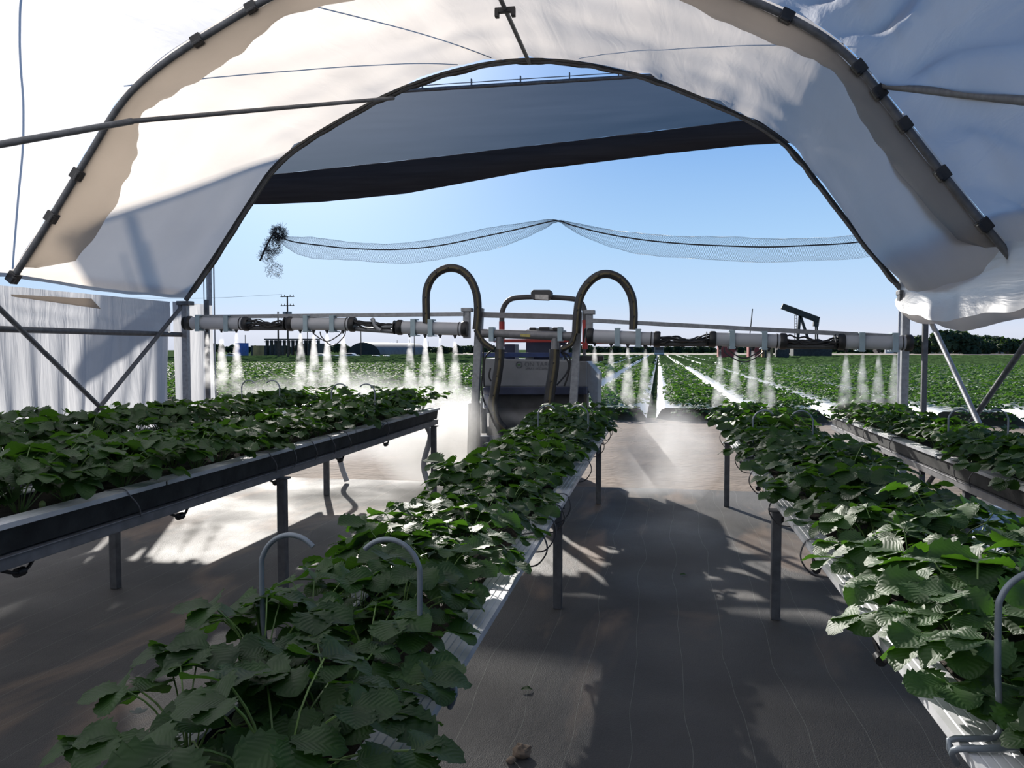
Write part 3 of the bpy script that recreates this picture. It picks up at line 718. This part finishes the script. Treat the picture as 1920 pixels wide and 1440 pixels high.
def wire(m,a,b,r=.0008):
    d=(b-a); 
    if d.length<1e-5: return
    s=d.cross(Vector((0,1,0)))
    if s.length<1e-6: s=Vector((1,0,0))
    s=s.normalized()*r; t=Vector((0,r,0)); o=[a+s,a-s+t,a-s-t,b+s,b-s+t,b-s-t]
    m.add(o,[(0,1,4,3),(1,2,5,4),(2,0,3,5)])
for i in range(len(rings)-1):
    for k in range(16):
        wire(m,rings[i][k],rings[i+1][(k+1)%16]); wire(m,rings[i][k],rings[i+1][(k-1)%16])
# tangled ball and loose tail at the left end
rnd=random.Random(9)
for (uu,vv,rr,nn) in ((522,438,.13,1500),(512,462,.15,700),(500,478,.13,420),(514,505,.14,260)):
    c=aY(uu,vv,YN)
    for k in range(nn):
        a=Vector((rnd.gauss(0,1),rnd.gauss(0,1),rnd.gauss(0,1))).normalized()*rr*rnd.uniform(.5,1); b=(a+Vector((rnd.gauss(0,1),rnd.gauss(0,1),rnd.gauss(0,1)))*rr*.16)
        wire(m,c+a,c+b,.0014)
m.build('netting','black',bn)
# ================================================================== SPRAYER
YB=8.93
sp_=empty('crop_sprayer',aZ(990,905),'tall blue and white crop sprayer with wide nozzle booms and looped black hoses','sprayer')
def box_uv(u0,v0,u1,v1,Y,dep,name,mat,par,bev=.006,du=0):
    m=MB(); m.prism([aY(u0,v0,Y),aY(u1,v0,Y),aY(u1+du,v1,Y),aY(u0+du,v1,Y)][::-1],(0,dep,0)); return m.build(name,mat,par,bevel=bev)
# masts
for (pts,nm) in (([(900,578),(884,905)],'mast'),([(1085,585),(1066,905)],'mast')):
    a=aY(*pts[0],YB+.12); b=aY(*pts[1],YB+.12); mm=MB(); mm.bar(a,b,.085); mm.build(nm,'galv',sp_,bevel=.004)
for u0,u1 in ((868,880),(1098,1111)):
    o=box_uv(u0,580 if u0<900 else 584,u1,634,YB,.08,'boom_hinge','galv',sp_)
    box_uv(u0-4,577 if u0<900 else 581,u1+4,584 if u0<900 else 589,YB-.02,.12,'hinge_cap','galv',o)
def beam(p,q,wd_,name,mat,par=sp_,Y=YB): 
    m=MB(); m.bar(aY(*p,Y),aY(*q,Y),wd_); return m.build(name,mat,par,bevel=.003)
beam((898,590),(1080,595),.06,'cross_bar','alu',Y=YB+.05)
m=MB(); m.tube([aY(903,625,YB),aY(1082,631,YB)],.05,16); cb=m.build('manifold_pipe','alu',sp_,True)
m=MB(); m.prism([aY(976,626,YB-.055),aY(994,627,YB-.055),aY(994,632,YB-.055),aY(976,631,YB-.055)],(0,.006,0)); m.build('sticker','sticker',cb)
for u in (920,1049): box_uv(u-4,613,u+5,640,YB-.07,.14,'clamp','clamp',cb)
# boom rails
lr=beam((381,594),(870,589),.045,'boom_rail','galv'); rr=beam((1110,601),(1682,631),.045,'boom_rail','galv')
TUBES=[((356,606),(462,607)),((545,607),(661,608)),((750,614),(872,617)),((1107,630),(1232,636)),((1336,636),(1468,640)),((1577,641),(1703,643))]
CL=[[(377,0),(430,1)],[(578,0),(627,1)],[(778,0),(810,1)],[(1158,0),(1197,1)],[(1372,0),(1432,1)],[(1613,0),(1675,1)]]
NZ=[[388,415,443],[563,588,613,643],[768,797,825,853],[1115,1146,1177,1210],[1350,1380,1412,1442],[1587,1618,1648,1678]]
RT=.075
nozzles=[]
for (a,b),cl,nzs in zip(TUBES,CL,NZ):
    A=aY(*a,YB);B=aY(*b,YB); d=(B-A).normalized()
    m=MB(); m.tube([A,B],RT,24); tb=m.build('boom_tube','pvc',sp_,True)
    for e in (A,B):
        m=MB(); m.tube([e-d*.035,e-d*.02,e+d*.02,e+d*.035],[RT+.006,RT+.014,RT+.014,RT+.006],24); m.tube([e-d*.07,e-d*.06],RT+.006,24); m.build('end_cap','black',tb,True)
    for u,_ in cl:
        c=A+d*((aY(u,a[1],YB).x-A.x)/d.x); m=MB()
        ang=[math.radians(x) for x in range(-20,201,20)]
        m.tube([c+Vector((0,-(RT+.006)*math.sin(x),0))+Vector((0,0,-(RT+.006)*math.cos(x)))  for x in [math.radians(k) for k in range(-40,221,20)]],.028,4,flat=.25)
        m.box(c+Vector((0,-RT-.01,.0)),(.055,.012,2*RT+.05)); m.box(c+Vector((0,0,RT+.02)),(.06,.14,.014)); m.box(c+Vector((0,0,-RT-.012)),(.075,.17,.012))
        m.build('clamp','clamp',tb,bevel=.002)
    for u in nzs:
        c=A+d*((aY(u,a[1],YB).x-A.x)/d.x)+Vector((0,0,-RT)); m=MB()
        m.tube([c+Vector((0,0,.01)),c+Vector((0,0,-.012)),c+Vector((0,0,-.014)),c+Vector((0,0,-.035))],[.022,.022,.014,.010],10); m.build('nozzle','black',tb,True)
        nozzles.append(c+Vector((0,0,-.035)))
# cable bundles between the tubes
rnd=random.Random(4)
for i,(a,b) in enumerate(((0,1),(1,2),(3,4),(4,5))):
    A=aY(*TUBES[a][1],YB); B=aY(*TUBES[b][0],YB); m=MB()
    for k in range(9):
        oy,oz=rnd.uniform(-.05,.05),rnd.uniform(-.055,.045); oy2,oz2=rnd.uniform(-.05,.05),rnd.uniform(-.055,.045); pts=[]
        for q in range(9):
            t=q/8; pts.append(A.lerp(B,t)+Vector((0,oy+(oy2-oy)*t+rnd.uniform(-.015,.015),(oz+(oz2-oz)*t)*(1-.5*math.sin(math.pi*t))+rnd.uniform(-.02,.02)+.03*math.sin(6.28*t+k)*(1 if k<3 else .2))))
        m.tube(smoothpts(pts,3),rnd.choice((.006,.009,.012)),6)
    m.build('cable_bundle','black',sp_,True)
    m=MB(); m.tube([A+Vector((0,.02,-.05)),B+Vector((0,.02,-.05))],.028,10); m.build('link_pipe','alu' if i in (1,) else 'darkgrey',sp_,True)
    if i==1:
        m=MB(); m.tube(smoothpts([A.lerp(B,.42)+Vector((0,-.02,.06)),A.lerp(B,.46)+Vector((0,-.03,.07)),A.lerp(B,.5)+Vector((0,-.04,.0)),A.lerp(B,.62)+Vector((0,-.04,-.05))],4),.022,8)
        m.tube([A.lerp(B,.62)+Vector((0,0,.0)),B+Vector((0,0,.02))],.03,8); m.build('foil_sleeve','galv',sp_,True)
for (u0,v0,u1,v1,dp) in ((600,622,648,620,640),(586,620,640,622,632),(1358,652,1432,650,671),(1365,650,1425,655,664)):
    um=(u0+u1)/2; m=MB(); m.tube(smoothpts([aY(u0,v0,YB-.05),aY(u0+4,v0+(dp-v0)*.6,YB-.07),aY(um,dp+8,YB-.08),aY(u1-4,v1+(dp-v1)*.6,YB-.07),aY(u1,v1,YB-.05)],5),.007,6); m.build('slack_cable','black',sp_,True)
# looped air hoses with yellow stripe
def hose(pts,Y,r,name='air_hose'):
    P=smoothpts([aY(u,v,Y) for u,v in pts],8); m=MB(); m.tube(P,r,14); h=m.build(name,'hose',sp_,True)
    m=MB(); Q=[p+Vector((.012,-r*.80,.0)) for p in P]; m.tube(Q,r*.33,6); m.build('stripe','yellow',h,True)
    m=MB()
    for p in P[6:-6:7]: m.box(p,(r*2.3,r*2.3,.012)) if False else m.tube([p+Vector((0,-r*1.1,-.006)),p+Vector((0,-r*1.1,.006))],.012,6)
    m.build('tie','black',h)
    return h
hose([(800,606),(799,580),(800,545),(812,519),(835,504),(860,505),(880,521),(893,550),(896,585),(893,618)],YB-.02,.046)
hose([(1187,618),(1188,585),(1184,555),(1170,530),(1150,516),(1126,515),(1104,530),(1088,556),(1082,590),(1080,625)],YB-.02,.046)
hose([(893,618),(905,640),(925,655)],YB-.03,.034)
hose([(1078,625),(1070,645),(1052,655)],YB-.03,.034)
hose([(937,655),(936,680),(930,720),(924,760),(932,790),(945,805)],YB+.0,.055)
hose([(1040,655),(1038,690),(1032,730),(1028,770),(1034,800)],YB+.0,.06)
for u,v in ((937,646),(1041,648)):
    m=MB(); m.tube([aY(u,v-14,YB),aY(u,v+12,YB)],.045,14); m.build('hose_socket','alu',sp_,True)
for pts in ([(905,630),(906,680),(903,730),(910,760)],[(925,655),(910,670),(907,700),(908,725)],[(1052,660),(1066,680),(1062,700),(1044,722)],[(1052,660),(1068,670),(1066,700),(1058,724)],[(920,690),(917,705),(921,715)]):
    m=MB(); m.tube(smoothpts([aY(u,v,YB+.06) for u,v in pts],6),.010,7); m.build('thin_hose','black',sp_,True)
# roll bar and work light
YR=YB+.95
def uR(u,v): return aY(u,v,YR)
m=MB(); m.tube(smoothpts([uR(941,650),uR(941,600),uR(943,580),uR(953,564),uR(972,558),uR(1015,557),uR(1070,560),(uR(1088,566)),uR(1096,582),uR(1097,604),uR(1097,655)],5),.032,12); rb=m.build('roll_bar','darkgrey',sp_,True)
for q0,q1 in (((941,650),(941,603)),((1097,655),(1097,600))):
    m=MB(); m.tube([uR(*q0),uR(*q1)],.036,12); m.build('red_sleeve','red',rb,True)
m=MB(); m.prism([uR(999,549),uR(1003,545),uR(1034,545),uR(1037,549),uR(1037,557),uR(1030,564),uR(1002,563),uR(999,558)],(0,-.16,0)); wl=m.build('work_light','darkgrey',rb,bevel=.008)
m=MB(); m.prism([aY(1003,552,YR-.17),aY(1028,553,YR-.17),aY(1028,562,YR-.17),aY(1003,561,YR-.17)],(0,.01,0)); m.build('lens','lens',wl)
# engine, frames
YE=YB+.6
m=MB()
for (u0,v0,u1,v1) in ((986,618,1055,628),(992,614,1004,622),(1010,613,1030,620),(1036,614,1048,622)):
    m.prism([aY(u0,v0,YE),aY(u1,v0,YE),aY(u1,v1,YE),aY(u0,v1,YE)][::-1],(0,.4,0))
m.build('engine_cover','black',sp_,bevel=.01)
box_uv(986,636,1060,674,YE,.35,'engine_block','darkblue',sp_); box_uv(945,645,965,675,YE,.3,'pump_block','darkblue',sp_)
box_uv(925,636,1075,642,YE-.1,.05,'red_bar','red',sp_); box_uv(1068,641,1140,645,YE,.04,'red_bar','red',sp_)
box_uv(903,661,1080,670,YE-.15,.08,'blue_bar','blue',sp_)
box_uv(1078,667,1131,677,YB+.15,.1,'black_bar','black',sp_)
m=MB(); m.tube([aY(1097,645,YR),aY(1093,700,YR)],.02,8); m.build('chain','galvdark',sp_)
# tank
YT=YB+.42
m=MB(); fr=[(904,672),(1101,676),(1101,698),(1101,727),(904,725)]
m.prism([aY(u,v,YT) for u,v in fr][::-1],(0,.75,0)); tk=m.build('tank','tank',sp_,bevel=.02)
m=MB(); a_,b_,c_,d_=aY(1101,677,YT+.02),aY(1101,728,YT+.02),aY(1120,775,YT+.1),aY(1122,702,YT+.1)
m.prism([a_,d_,c_,b_],(0,.6,0)); m.build('side_hopper','tank',tk,bevel=.01)
for u,v in ((993,668),(1050,668)):
    m=MB(); m.tube([aY(u,v+8,YT+.15),aY(u,v,YT+.15)],.05,16); m.build('filler_cap','white',tk,True)
m=MB(); c=aY(973,684,YT-.006); m.tube([c+Vector((.035*math.cos(a),0,.035*math.sin(a))) for a in [k*.2618 for k in range(25)]],.005,6); m.build('logo_ring','ink',tk)
m=MB(); m.prism([c+Vector((.02*math.cos(a),0,.012*math.sin(a))) for a in [k*.5236+.5 for k in range(12)]],(0,-.004,0)); m.build('logo_leaf','logo',tk)
def text(body,u,v,size,Y,mat,name,par):
    cu=bpy.data.curves.new(name,'FONT'); cu.body=body; cu.size=size; cu.extrude=.001
    t=bpy.data.objects.new(name,cu); C.objects.link(t); dg=bpy.context.evaluated_depsgraph_get(); me=bpy.data.meshes.new_from_object(t.evaluated_get(dg)); bpy.data.objects.remove(t)
    o=bpy.data.objects.new(name,me); me.materials.clear(); me.materials.append(MT[mat]); C.objects.link(o); p=aY(u,v,Y); o.parent=par
    off=Vector((0,0,0)); q=par
    while q is not None: off+=q.location; q=q.parent
    o.location=p-off; o.rotation_euler=(math.pi/2,0,0); return o
text('ON TARGET',983,687,.075,YT-.006,'ink','lettering',tk); text('SPRAY SYSTEMS',985,693,.038,YT-.006,'ink','lettering',tk)
pass
# body under the tank
box_uv(905,726,1100,740,YB+.3,.8,'blue_band','darkblue',sp_)
box_uv(918,739,1095,775,YB+.45,.7,'fan_housing','darkgrey',sp_)
m=MB(); m.tube([aY(922,789,YB+.5),aY(1060,791,YB+.5)],.17,28); m.build('fan_drum','grey',sp_,True)
box_uv(912,800,1080,822,YB+.35,.8,'drip_tray','black',sp_)
box_uv(878,818,1068,851,YB+.22,.12,'chassis_beam','blue',sp_)
m=MB(); m.prism([aY(u,v,YB+.14) for u,v in [(878,756),(898,756),(897,905),(874,905)]][::-1],(0,.10,0)); m.build('leg_plate','galvdark',sp_,bevel=.006)
m=MB(); m.bar(aY(892,850,YB+.2),aY(912,905,YB+.2),.06); m.build('leg_strut','galvdark',sp_)
box_uv(907,740,916,775,YB+.25,.1,'actuator','blue',sp_)
m=MB(); m.tube([aY(903,745,YB+.2),aY(904,790,YB+.2)],.012,8); m.tube([aY(908,765,YB+.2),aY(908,812,YB+.2)],.035,10); m.build('lift_cylinder','galv',sp_,True)
for u in (915,1050):
    c=aZ(u,905); c=Vector((c.x,YB+.75,.26)); m=MB(); m.tube([c-Vector((.12,0,0)),c-Vector((.10,0,0)),c+Vector((.10,0,0)),c+Vector((.12,0,0))],[.2,.26,.26,.2],28); wh=m.build('wheel','black',sp_,True)
    m=MB(); m.tube([c-Vector((.125,0,0)),c+Vector((.125,0,0))],.12,20); m.build('wheel_hub','grey',wh,True)
def fixn(o):
    import bmesh
    b=bmesh.new(); b.from_mesh(o.data); bmesh.ops.remove_doubles(b,verts=b.verts,dist=1e-4); bmesh.ops.recalc_face_normals(b,faces=b.faces); b.to_mesh(o.data); b.free(); return o
# ================================================================== SPRAY AND MIST
SEC=['outer left boom tube','middle left boom tube','inner left boom tube','inner right boom tube','middle right boom tube','outer right boom tube']
i=0
for si,nzs in enumerate(NZ):
    for k,u in enumerate(nzs):
        p=nozzles[i]; i+=1
        H=.72+.05*nz(i*1.7); m=MB()
        rr_=.15
        m.tube([p,p-Vector((0,0,.06)),p-Vector((0,0,H*.5)),p-Vector((0,0,H))],[.02,.035,rr_*.62,rr_],16)
        m.f=[tuple(reversed(f)) for f in m.f]
        tag(fixn(m.build('spray_jet','spray')),f'white spray plume under the {SEC[si]}, {ORD[k]} from its left end','spray','spray plumes under the booms')
def fog(c,d,mat,label):
    m=MB(); c=Vector(c); rows=[]
    n=14
    for a in range(n+1):
        ph=math.pi*a/n; rows.append([Vector((d[0]/2*math.sin(ph)*math.cos(2*math.pi*b/20),d[1]/2*math.sin(ph)*math.sin(2*math.pi*b/20),d[2]/2*math.cos(ph))) for b in range(21)])
    m.grid(rows); 
    vs=[v for v in m.v]; o=m.build('mist',mat,None,True); o.location=c
    bm_=bpy.data.meshes[o.data.name]; import bmesh; b=bmesh.new(); b.from_mesh(bm_); bmesh.ops.remove_doubles(b,verts=b.verts,dist=1e-4); bmesh.ops.recalc_face_normals(b,faces=b.faces); b.to_mesh(bm_); b.free()
    return tag(o,label,'mist',kind='stuff')
fog((-3.7,9.2,.8),(4.2,1.4,1.3),'mist','drifting white mist under the left boom behind the planted troughs')
fog((-2.35,8.9,.55),(1.9,1.9,1.5),'mistdense','dense bright mist left of the sprayer below the trough end')
fog((.05,8.6,.5),(1.3,1.8,1.3),'mist','pale mist over the aisle between sprayer and right trough')
fog((2.0,8.6,.45),(1.3,1.0,1.0),'mist','small puff of mist below the rightmost trough')
# ================================================================== GROUND DETAILS
q=[aZ(u,v) for u,v in ((1745,948),(1925,938),(2300,1200),(2100,1330),(1900,1075))]
m=MB(); P=[]
a,b,c_,d_=aZ(1742,955),aZ(2100,950),aZ(2500,1250),aZ(1880,1090)
for i_ in range(36):
    t=i_/35; l=a.lerp(d_,t); r_=b.lerp(c_,t)
    P.append([l.lerp(r_,j/40)+Vector((.03*nz(i_*.7,j*.3),.03*nz(i_*.5,j*.4,3),.035+.03*nz(i_*.35,j*.25)+.02*nz(i_*.9,j*.8,2))) for j in range(41)])
tag(m.grid(P).build('plastic_sheet','whitesheet',smooth=True),'crumpled white plastic sheet lying on the ground beyond the right trough','plastic sheet')
def clod(u,v,r,label,mat='dirt'):
    p=aZ(u,v); m=ball((0,0,0),r,12,.7)
    m.v=[x*(1+.45*nz(x.x*60+u,x.y*60,x.z*60)) for x in m.v]
    m.v=[x+p+Vector((0,0,r*.55)) for x in m.v]
    tag(m.build('soil_clod',mat,smooth=False),label,'clod','soil clods on the ground cover')
clod(978,1418,.035,'crumbly brown soil clod at the bottom of the picture')
clod(958,1430,.018,'small soil crumb left of the big clod at the bottom')
for (u,v,lab) in ((978,1293,'small dark fallen leaf on the aisle floor above the soil clod'),(1275,1078,'dark fallen leaf near the wet patch in the aisle')):
    p=aZ(u,v,.012); m=MB(); leaflet(m,p,Vector((1,.4,.2)),Vector((.2,0,1)),.05,.02,1); tag(m.build('fallen_leaf','leaf'),lab,'leaf')
# ================================================================== BACKGROUND
def far_box(u0,v0,u1,v1,Y,dep,name,mat,par=None,bev=0):
    m=MB(); a=aY(u0,v0,Y);b=aY(u1,v0,Y);c=aY(u1,v1,Y);d=aY(u0,v1,Y)
    if v1>651: c.z=d.z=-.06
    m.prism([a,b,c,d][::-1],(0,dep,0)); return m.build(name,mat,par,bevel=bev)
# half round barn
Y=170; a=aZ(655,657); hb=empty('quonset_barn',aY(690,657,Y),'dark half round barn left of the sprayer, on the horizon','barn')
c0=aY(681,657,Y); R0=aY(712,657,Y).x-c0.x; c0.z=0
m=MB(); m.prism([c0+Vector((R0*math.cos(math.pi*k/16),0,1.0*R0*math.sin(math.pi*k/16)*.78+.0)) for k in range(17)],(0,.3,0)); m.build('end_wall','barnfront',hb)
m=MB(); P=[]
for j in range(30):
    t=j/29; P.append([c0+Vector((R0*1.03*math.cos(math.pi*k/16)+t*1.0,.1+t*34,(R0*.80*math.sin(math.pi*k/16))*(1+(.01 if j%2 else 0)))) for k in range(17)])
m.grid(P).build('barrel_roof','barn',hb,True)
# utility poles
def upole(u,vt,Y,label,arms=True,tr=False,r=.16):
    b=aY(u,657,Y); t=aY(u,vt,Y); root=empty('utility_pole',(b.x,Y,0),label,'utility pole','utility poles')
    m=MB(); m.tube([(b.x,Y,0),(b.x,Y,t.z)],[r,r*.7],8); m.build('pole','wood',root,True)
    if arms:
        for dz in (.1,1.6):
            m=MB(); m.box((b.x,Y,t.z-dz),(2.4,.12,.14)); 
            for x in (-1.05,-.5,.5,1.05): m.tube([(b.x+x,Y,t.z-dz),(b.x+x,Y,t.z-dz+.32)],.06,6)
            m.build('cross_arm','wood',root)
    if tr:
        for x in (-.45,.45):
            m=MB(); m.tube([(b.x+x,Y-.1,t.z-3.6),(b.x+x,Y-.1,t.z-2.6)],.34,12); m.build('transformer','galv',root,True)
    return t
t1=upole(540,555,125,'wooden utility pole with cross arms and two transformers, left of the boom middle',True,True)
t2=upole(522,584,125,'plain shorter wooden pole left of the pole with transformers',False)
upole(577,640-18,125,'short thin pole between the utility pole and the barn',False,r=.1)
upole(677,612,140,'thin pole standing before the half round barn',False,r=.1)
upole(777,630,140,'thin pole right of the half round barn',False,r=.1)
upole(460,628,160,'thin distant pole above the left tree line',False,r=.09)
for u,v0 in ((745,640),(768,638),(803,642)): upole(u,v0-2,200,f'faint distant mast above the trees near the inner left boom, {["leftmost","middle","rightmost"][(u>750)+(u>790)]}',False,r=.09)
w0=aY(360,554,125)
for a_,b_,lab in ((t1+Vector((-1.05,0,.3)),Vector((w0.x-20,125,t1.z+.5)),'overhead wire running left from the utility pole top'),(t1+Vector((0,0,-5)),t2,'short drooping wire between the two wooden poles')):
    m=MB(); m.tube([a_.lerp(b_,k/10)+Vector((0,0,-.6*math.sin(math.pi*k/10)*(.5 if 'short' in lab else 1))) for k in range(11)],.02,5); tag(m.build('overhead_wire','black'),lab,'wire','overhead wires')
# pipe rack / machinery structure
pr_=empty('pipe_rack',aY(560,657,150),'grey steel pipe rack structure on the left horizon','structure')
far_box(495,635,592,637.5,150,2,'top_beam','rust',pr_); far_box(495,640,592,641.5,150,2,'lower_beam','rust',pr_)
for u in range(498,596,8): far_box(u,638,u+2,657,150,1,'upright','rust',pr_)
far_box(470,648,520,657,152,3,'low_tanks','rust',pr_)
far_box(560,644,600,656,152,3,'machinery','rust',pr_)
# blue tarp & cars
tag(far_box(441,643,451,656,140,3,'tarpaulin_stack','bluetarp'),'bright blue covered stack on the left horizon','stack')
tag(far_box(474,648,481,656,140,3,'orange_crate','ochre'),'small orange brown crate on the left horizon','crate')
def car(u,v,wpx,Y,label,mat='vwhite',truck=False):
    b=aY(u,v,Y); b.z=0; L=aY(u+wpx,v,Y).x-b.x; root=empty('parked_vehicle',b,label,'vehicle','parked vehicles on the horizon')
    h=L*.33
    m=MB(); m.prism([b+Vector((x*L,0,z*h)) for x,z in ((-.5,.2),(.5,.2),(.5,.6),(.3,.66),(.16,1),(-.22,1),(-.38,.66),(-.5,.6))],(0,1.7,0)); m.build('car_body',mat,root,bevel=.05)
    m=MB(); m.prism([b+Vector((x*L,-.02,z*h)) for x,z in ((.24,.68),(.13,.94),(-.19,.94),(-.32,.68))],(0,1.74,0)); m.build('window','glassdark',root)
    for x in (-.3,.3):
        m=MB(); m.tube([b+Vector((x*L,-.03,h*.2)),b+Vector((x*L,.2,h*.2))],h*.22,12); m.build('wheel','black',root,True)
for u,wp,lab in ((433,24,'white parked car near the blue stack'),(655,26,'bright white car in front of the barn left side'),(702,16,'small pale car at the barn right end'),(722,14,'pale vehicle right of the barn'),(600,22,'pale van between pipe rack and barn'),(625,16,'small white car left of the barn')):
    car(u,657,wp,135,lab)
# truck on road
b=aY(1236,660,150); b.z=0; tr=empty('truck',b,'grey truck standing on the far road above the open aisle','truck')
m=MB(); m.box(b+Vector((0,1,1.3)),(1.7,3,1.5)); m.build('cab','grey',tr,bevel=.1)
m=MB(); m.box(b+Vector((0,-.5,1.7)),(1.4,.1,.5)); m.build('windscreen','glassdark',tr); m=MB(); m.box(b+Vector((0,-.52,.75)),(1.8,.1,.25)); m.build('bumper','white',tr)
for x in (-.65,.65):
    m=MB(); m.tube([b+Vector((x-.12,-.1,.35)),b+Vector((x+.12,-.1,.35))],.35,12); m.build('wheel','black',tr,True)
# pump jack
Y=150
pj=empty('pump_jack',aY(1512,657,Y),'dark oil pump jack with tilted beam above the right boom','pump jack')
m=MB(); m.bar(aY(1466,574,Y),aY(1535,600,Y),1.0); m.build('walking_beam','rust',pj,bevel=.05)
for p_,q_ in (((1500,590),(1494,657)),((1500,590),(1522,657))): m=MB(); m.bar(aY(*p_,Y),aY(*q_,Y),.45); m.build('post_leg','rust',pj)
m=MB(); m.bar(aY(1531,597,Y),aY(1529,612,Y),.9); m.bar(aY(1532,610,Y),aY(1533,640,Y),.25); m.bar(aY(1529,610,Y),aY(1529,640,Y),.2); m.build('pitman_arm','rust',pj)
m=MB(); 
for u in (1490,1494): m.bar(aY(u,590,Y+1),aY(u,650,Y+1),.1)
for v in range(592,650,5): m.bar(aY(1490,v,Y+1),aY(1494,v,Y+1),.08)
m.build('ladder','rust',pj)
far_box(1488,646,1560,662,Y,4,'base_frame','rust',pj); far_box(1515,636,1532,650,Y-1,2,'gear_box','rust',pj)
m=MB(); q0=aY(1402,650,160); q0.z=-.06; m.bar(aY(1411,579,160),q0,.18); tag(m.build('leaning_mast','rust'),'slim leaning mast rising behind the right boom rail','mast')
for (u0,u1,lab,mt) in ((1347,1382,'large red metal box below the middle right boom','farred'),(1404,1425,'smaller red metal box right of the large red one','farred'),(1432,1450,'ochre container right of the red boxes','ochre'),(1458,1480,'dark low container left of the pump jack','rust')):
    r0=empty('container',aY(u0,664,125),lab,'container','containers on the horizon'); far_box(u0,648,u1,663,125,3,'box_body',mt,r0); far_box(u0+2,650,u0+5,662,124.9,.2,'door_frame','rust',r0)
tag(far_box(1105,650,1340,655,420,4,'low_building','barnfront'),'long low grey building behind the boom, right of the sprayer','building')
tag(far_box(1660,652,2050,656,330,1,'boundary_wall','white'),'long pale boundary wall under the right tree line','wall')
# trees
def tree_mesh(seed,w_=3.,h=4.):
    rnd=random.Random(seed); m=MB()
    blobs=[(rnd.uniform(-.6,.6)*w_,rnd.uniform(-.4,.4)*w_,h*rnd.uniform(.15,.72),rnd.uniform(.32,.5)*w_) for _ in range(7)]
    for (x,y,z,r) in blobs:
        for k in range(160):
            d=Vector((rnd.gauss(0,1),rnd.gauss(0,1),rnd.gauss(0,.8))).normalized()*r*rnd.uniform(.7,1.05)
            c=Vector((x,y,z))+d; a=Vector((rnd.gauss(0,1),rnd.gauss(0,1),rnd.gauss(0,1))).normalized()*.28*r; b=a.cross(d).normalized()*.28*r
            m.add([c-a,c+b,c+a,c-b],[(0,1,2,3)])
    return m
tms=[]
for s in range(4):
    a=tree_mesh(s).build('crown','treeleaf',local=True); tms.append(a.data); bpy.data.objects.remove(a)
tt=MB(); tt.tube([(0,0,0),(0,0,2.4)],[.25,.16],8); a=tt.build('trunk','wood',local=True); TRK=a.data; bpy.data.objects.remove(a)
rnd=random.Random(12)
def tree(u,vt,Y,label,group):
    p=aY(u,657,Y); t=aY(u,vt,Y); h=max(2,t.z); sc=h/4.6
    o=empty('tree',(p.x,Y,0),label,'tree',group); o.scale=(sc*rnd.uniform(1,1.35),sc,sc); o.rotation_euler=(0,0,rnd.uniform(-.4,.4))
    child(rnd.choice(tms),'crown',o); child(TRK,'trunk',o)
u=1690
while u<2000:
    tree(u,rnd.choice((622,628,632,636)),rnd.uniform(290,325),'dark rounded tree in the tree line on the right horizon','trees on the right horizon'); u+=rnd.uniform(9,15)
tree(1778,611,280,'tallest tree of the right horizon, poking above the line','trees on the right horizon')
tree(1812,617,280,'wide crowned tree right of the tallest one on the right horizon','trees on the right horizon')
u=376
while u<1100:
    if not (930<u<1060): tree(u,rnd.choice((641,644,646,648)),rnd.uniform(260,320),'low dark tree in the hazy tree line on the left horizon','trees on the left horizon')
    u+=rnd.uniform(11,18)
u=1110
while u<1690:
    tree(u,rnd.choice((645,647,649)),rnd.uniform(330,380),'low dark bush line tree behind the right boom','trees behind the right boom'); u+=rnd.uniform(13,20)
# hill on the right horizon
m=MB(); P=[]
for j in range(6):
    P.append([Vector((aY(1640,655,350).x+i*14,350+j*10,max(0,(6.5*math.sin(math.pi*j/5))*(.5+.5*nz(i*.35)+.3)-.1))) for i in range(40)])
tag(m.grid(P).build('hill','dirt',smooth=True),kind='structure')
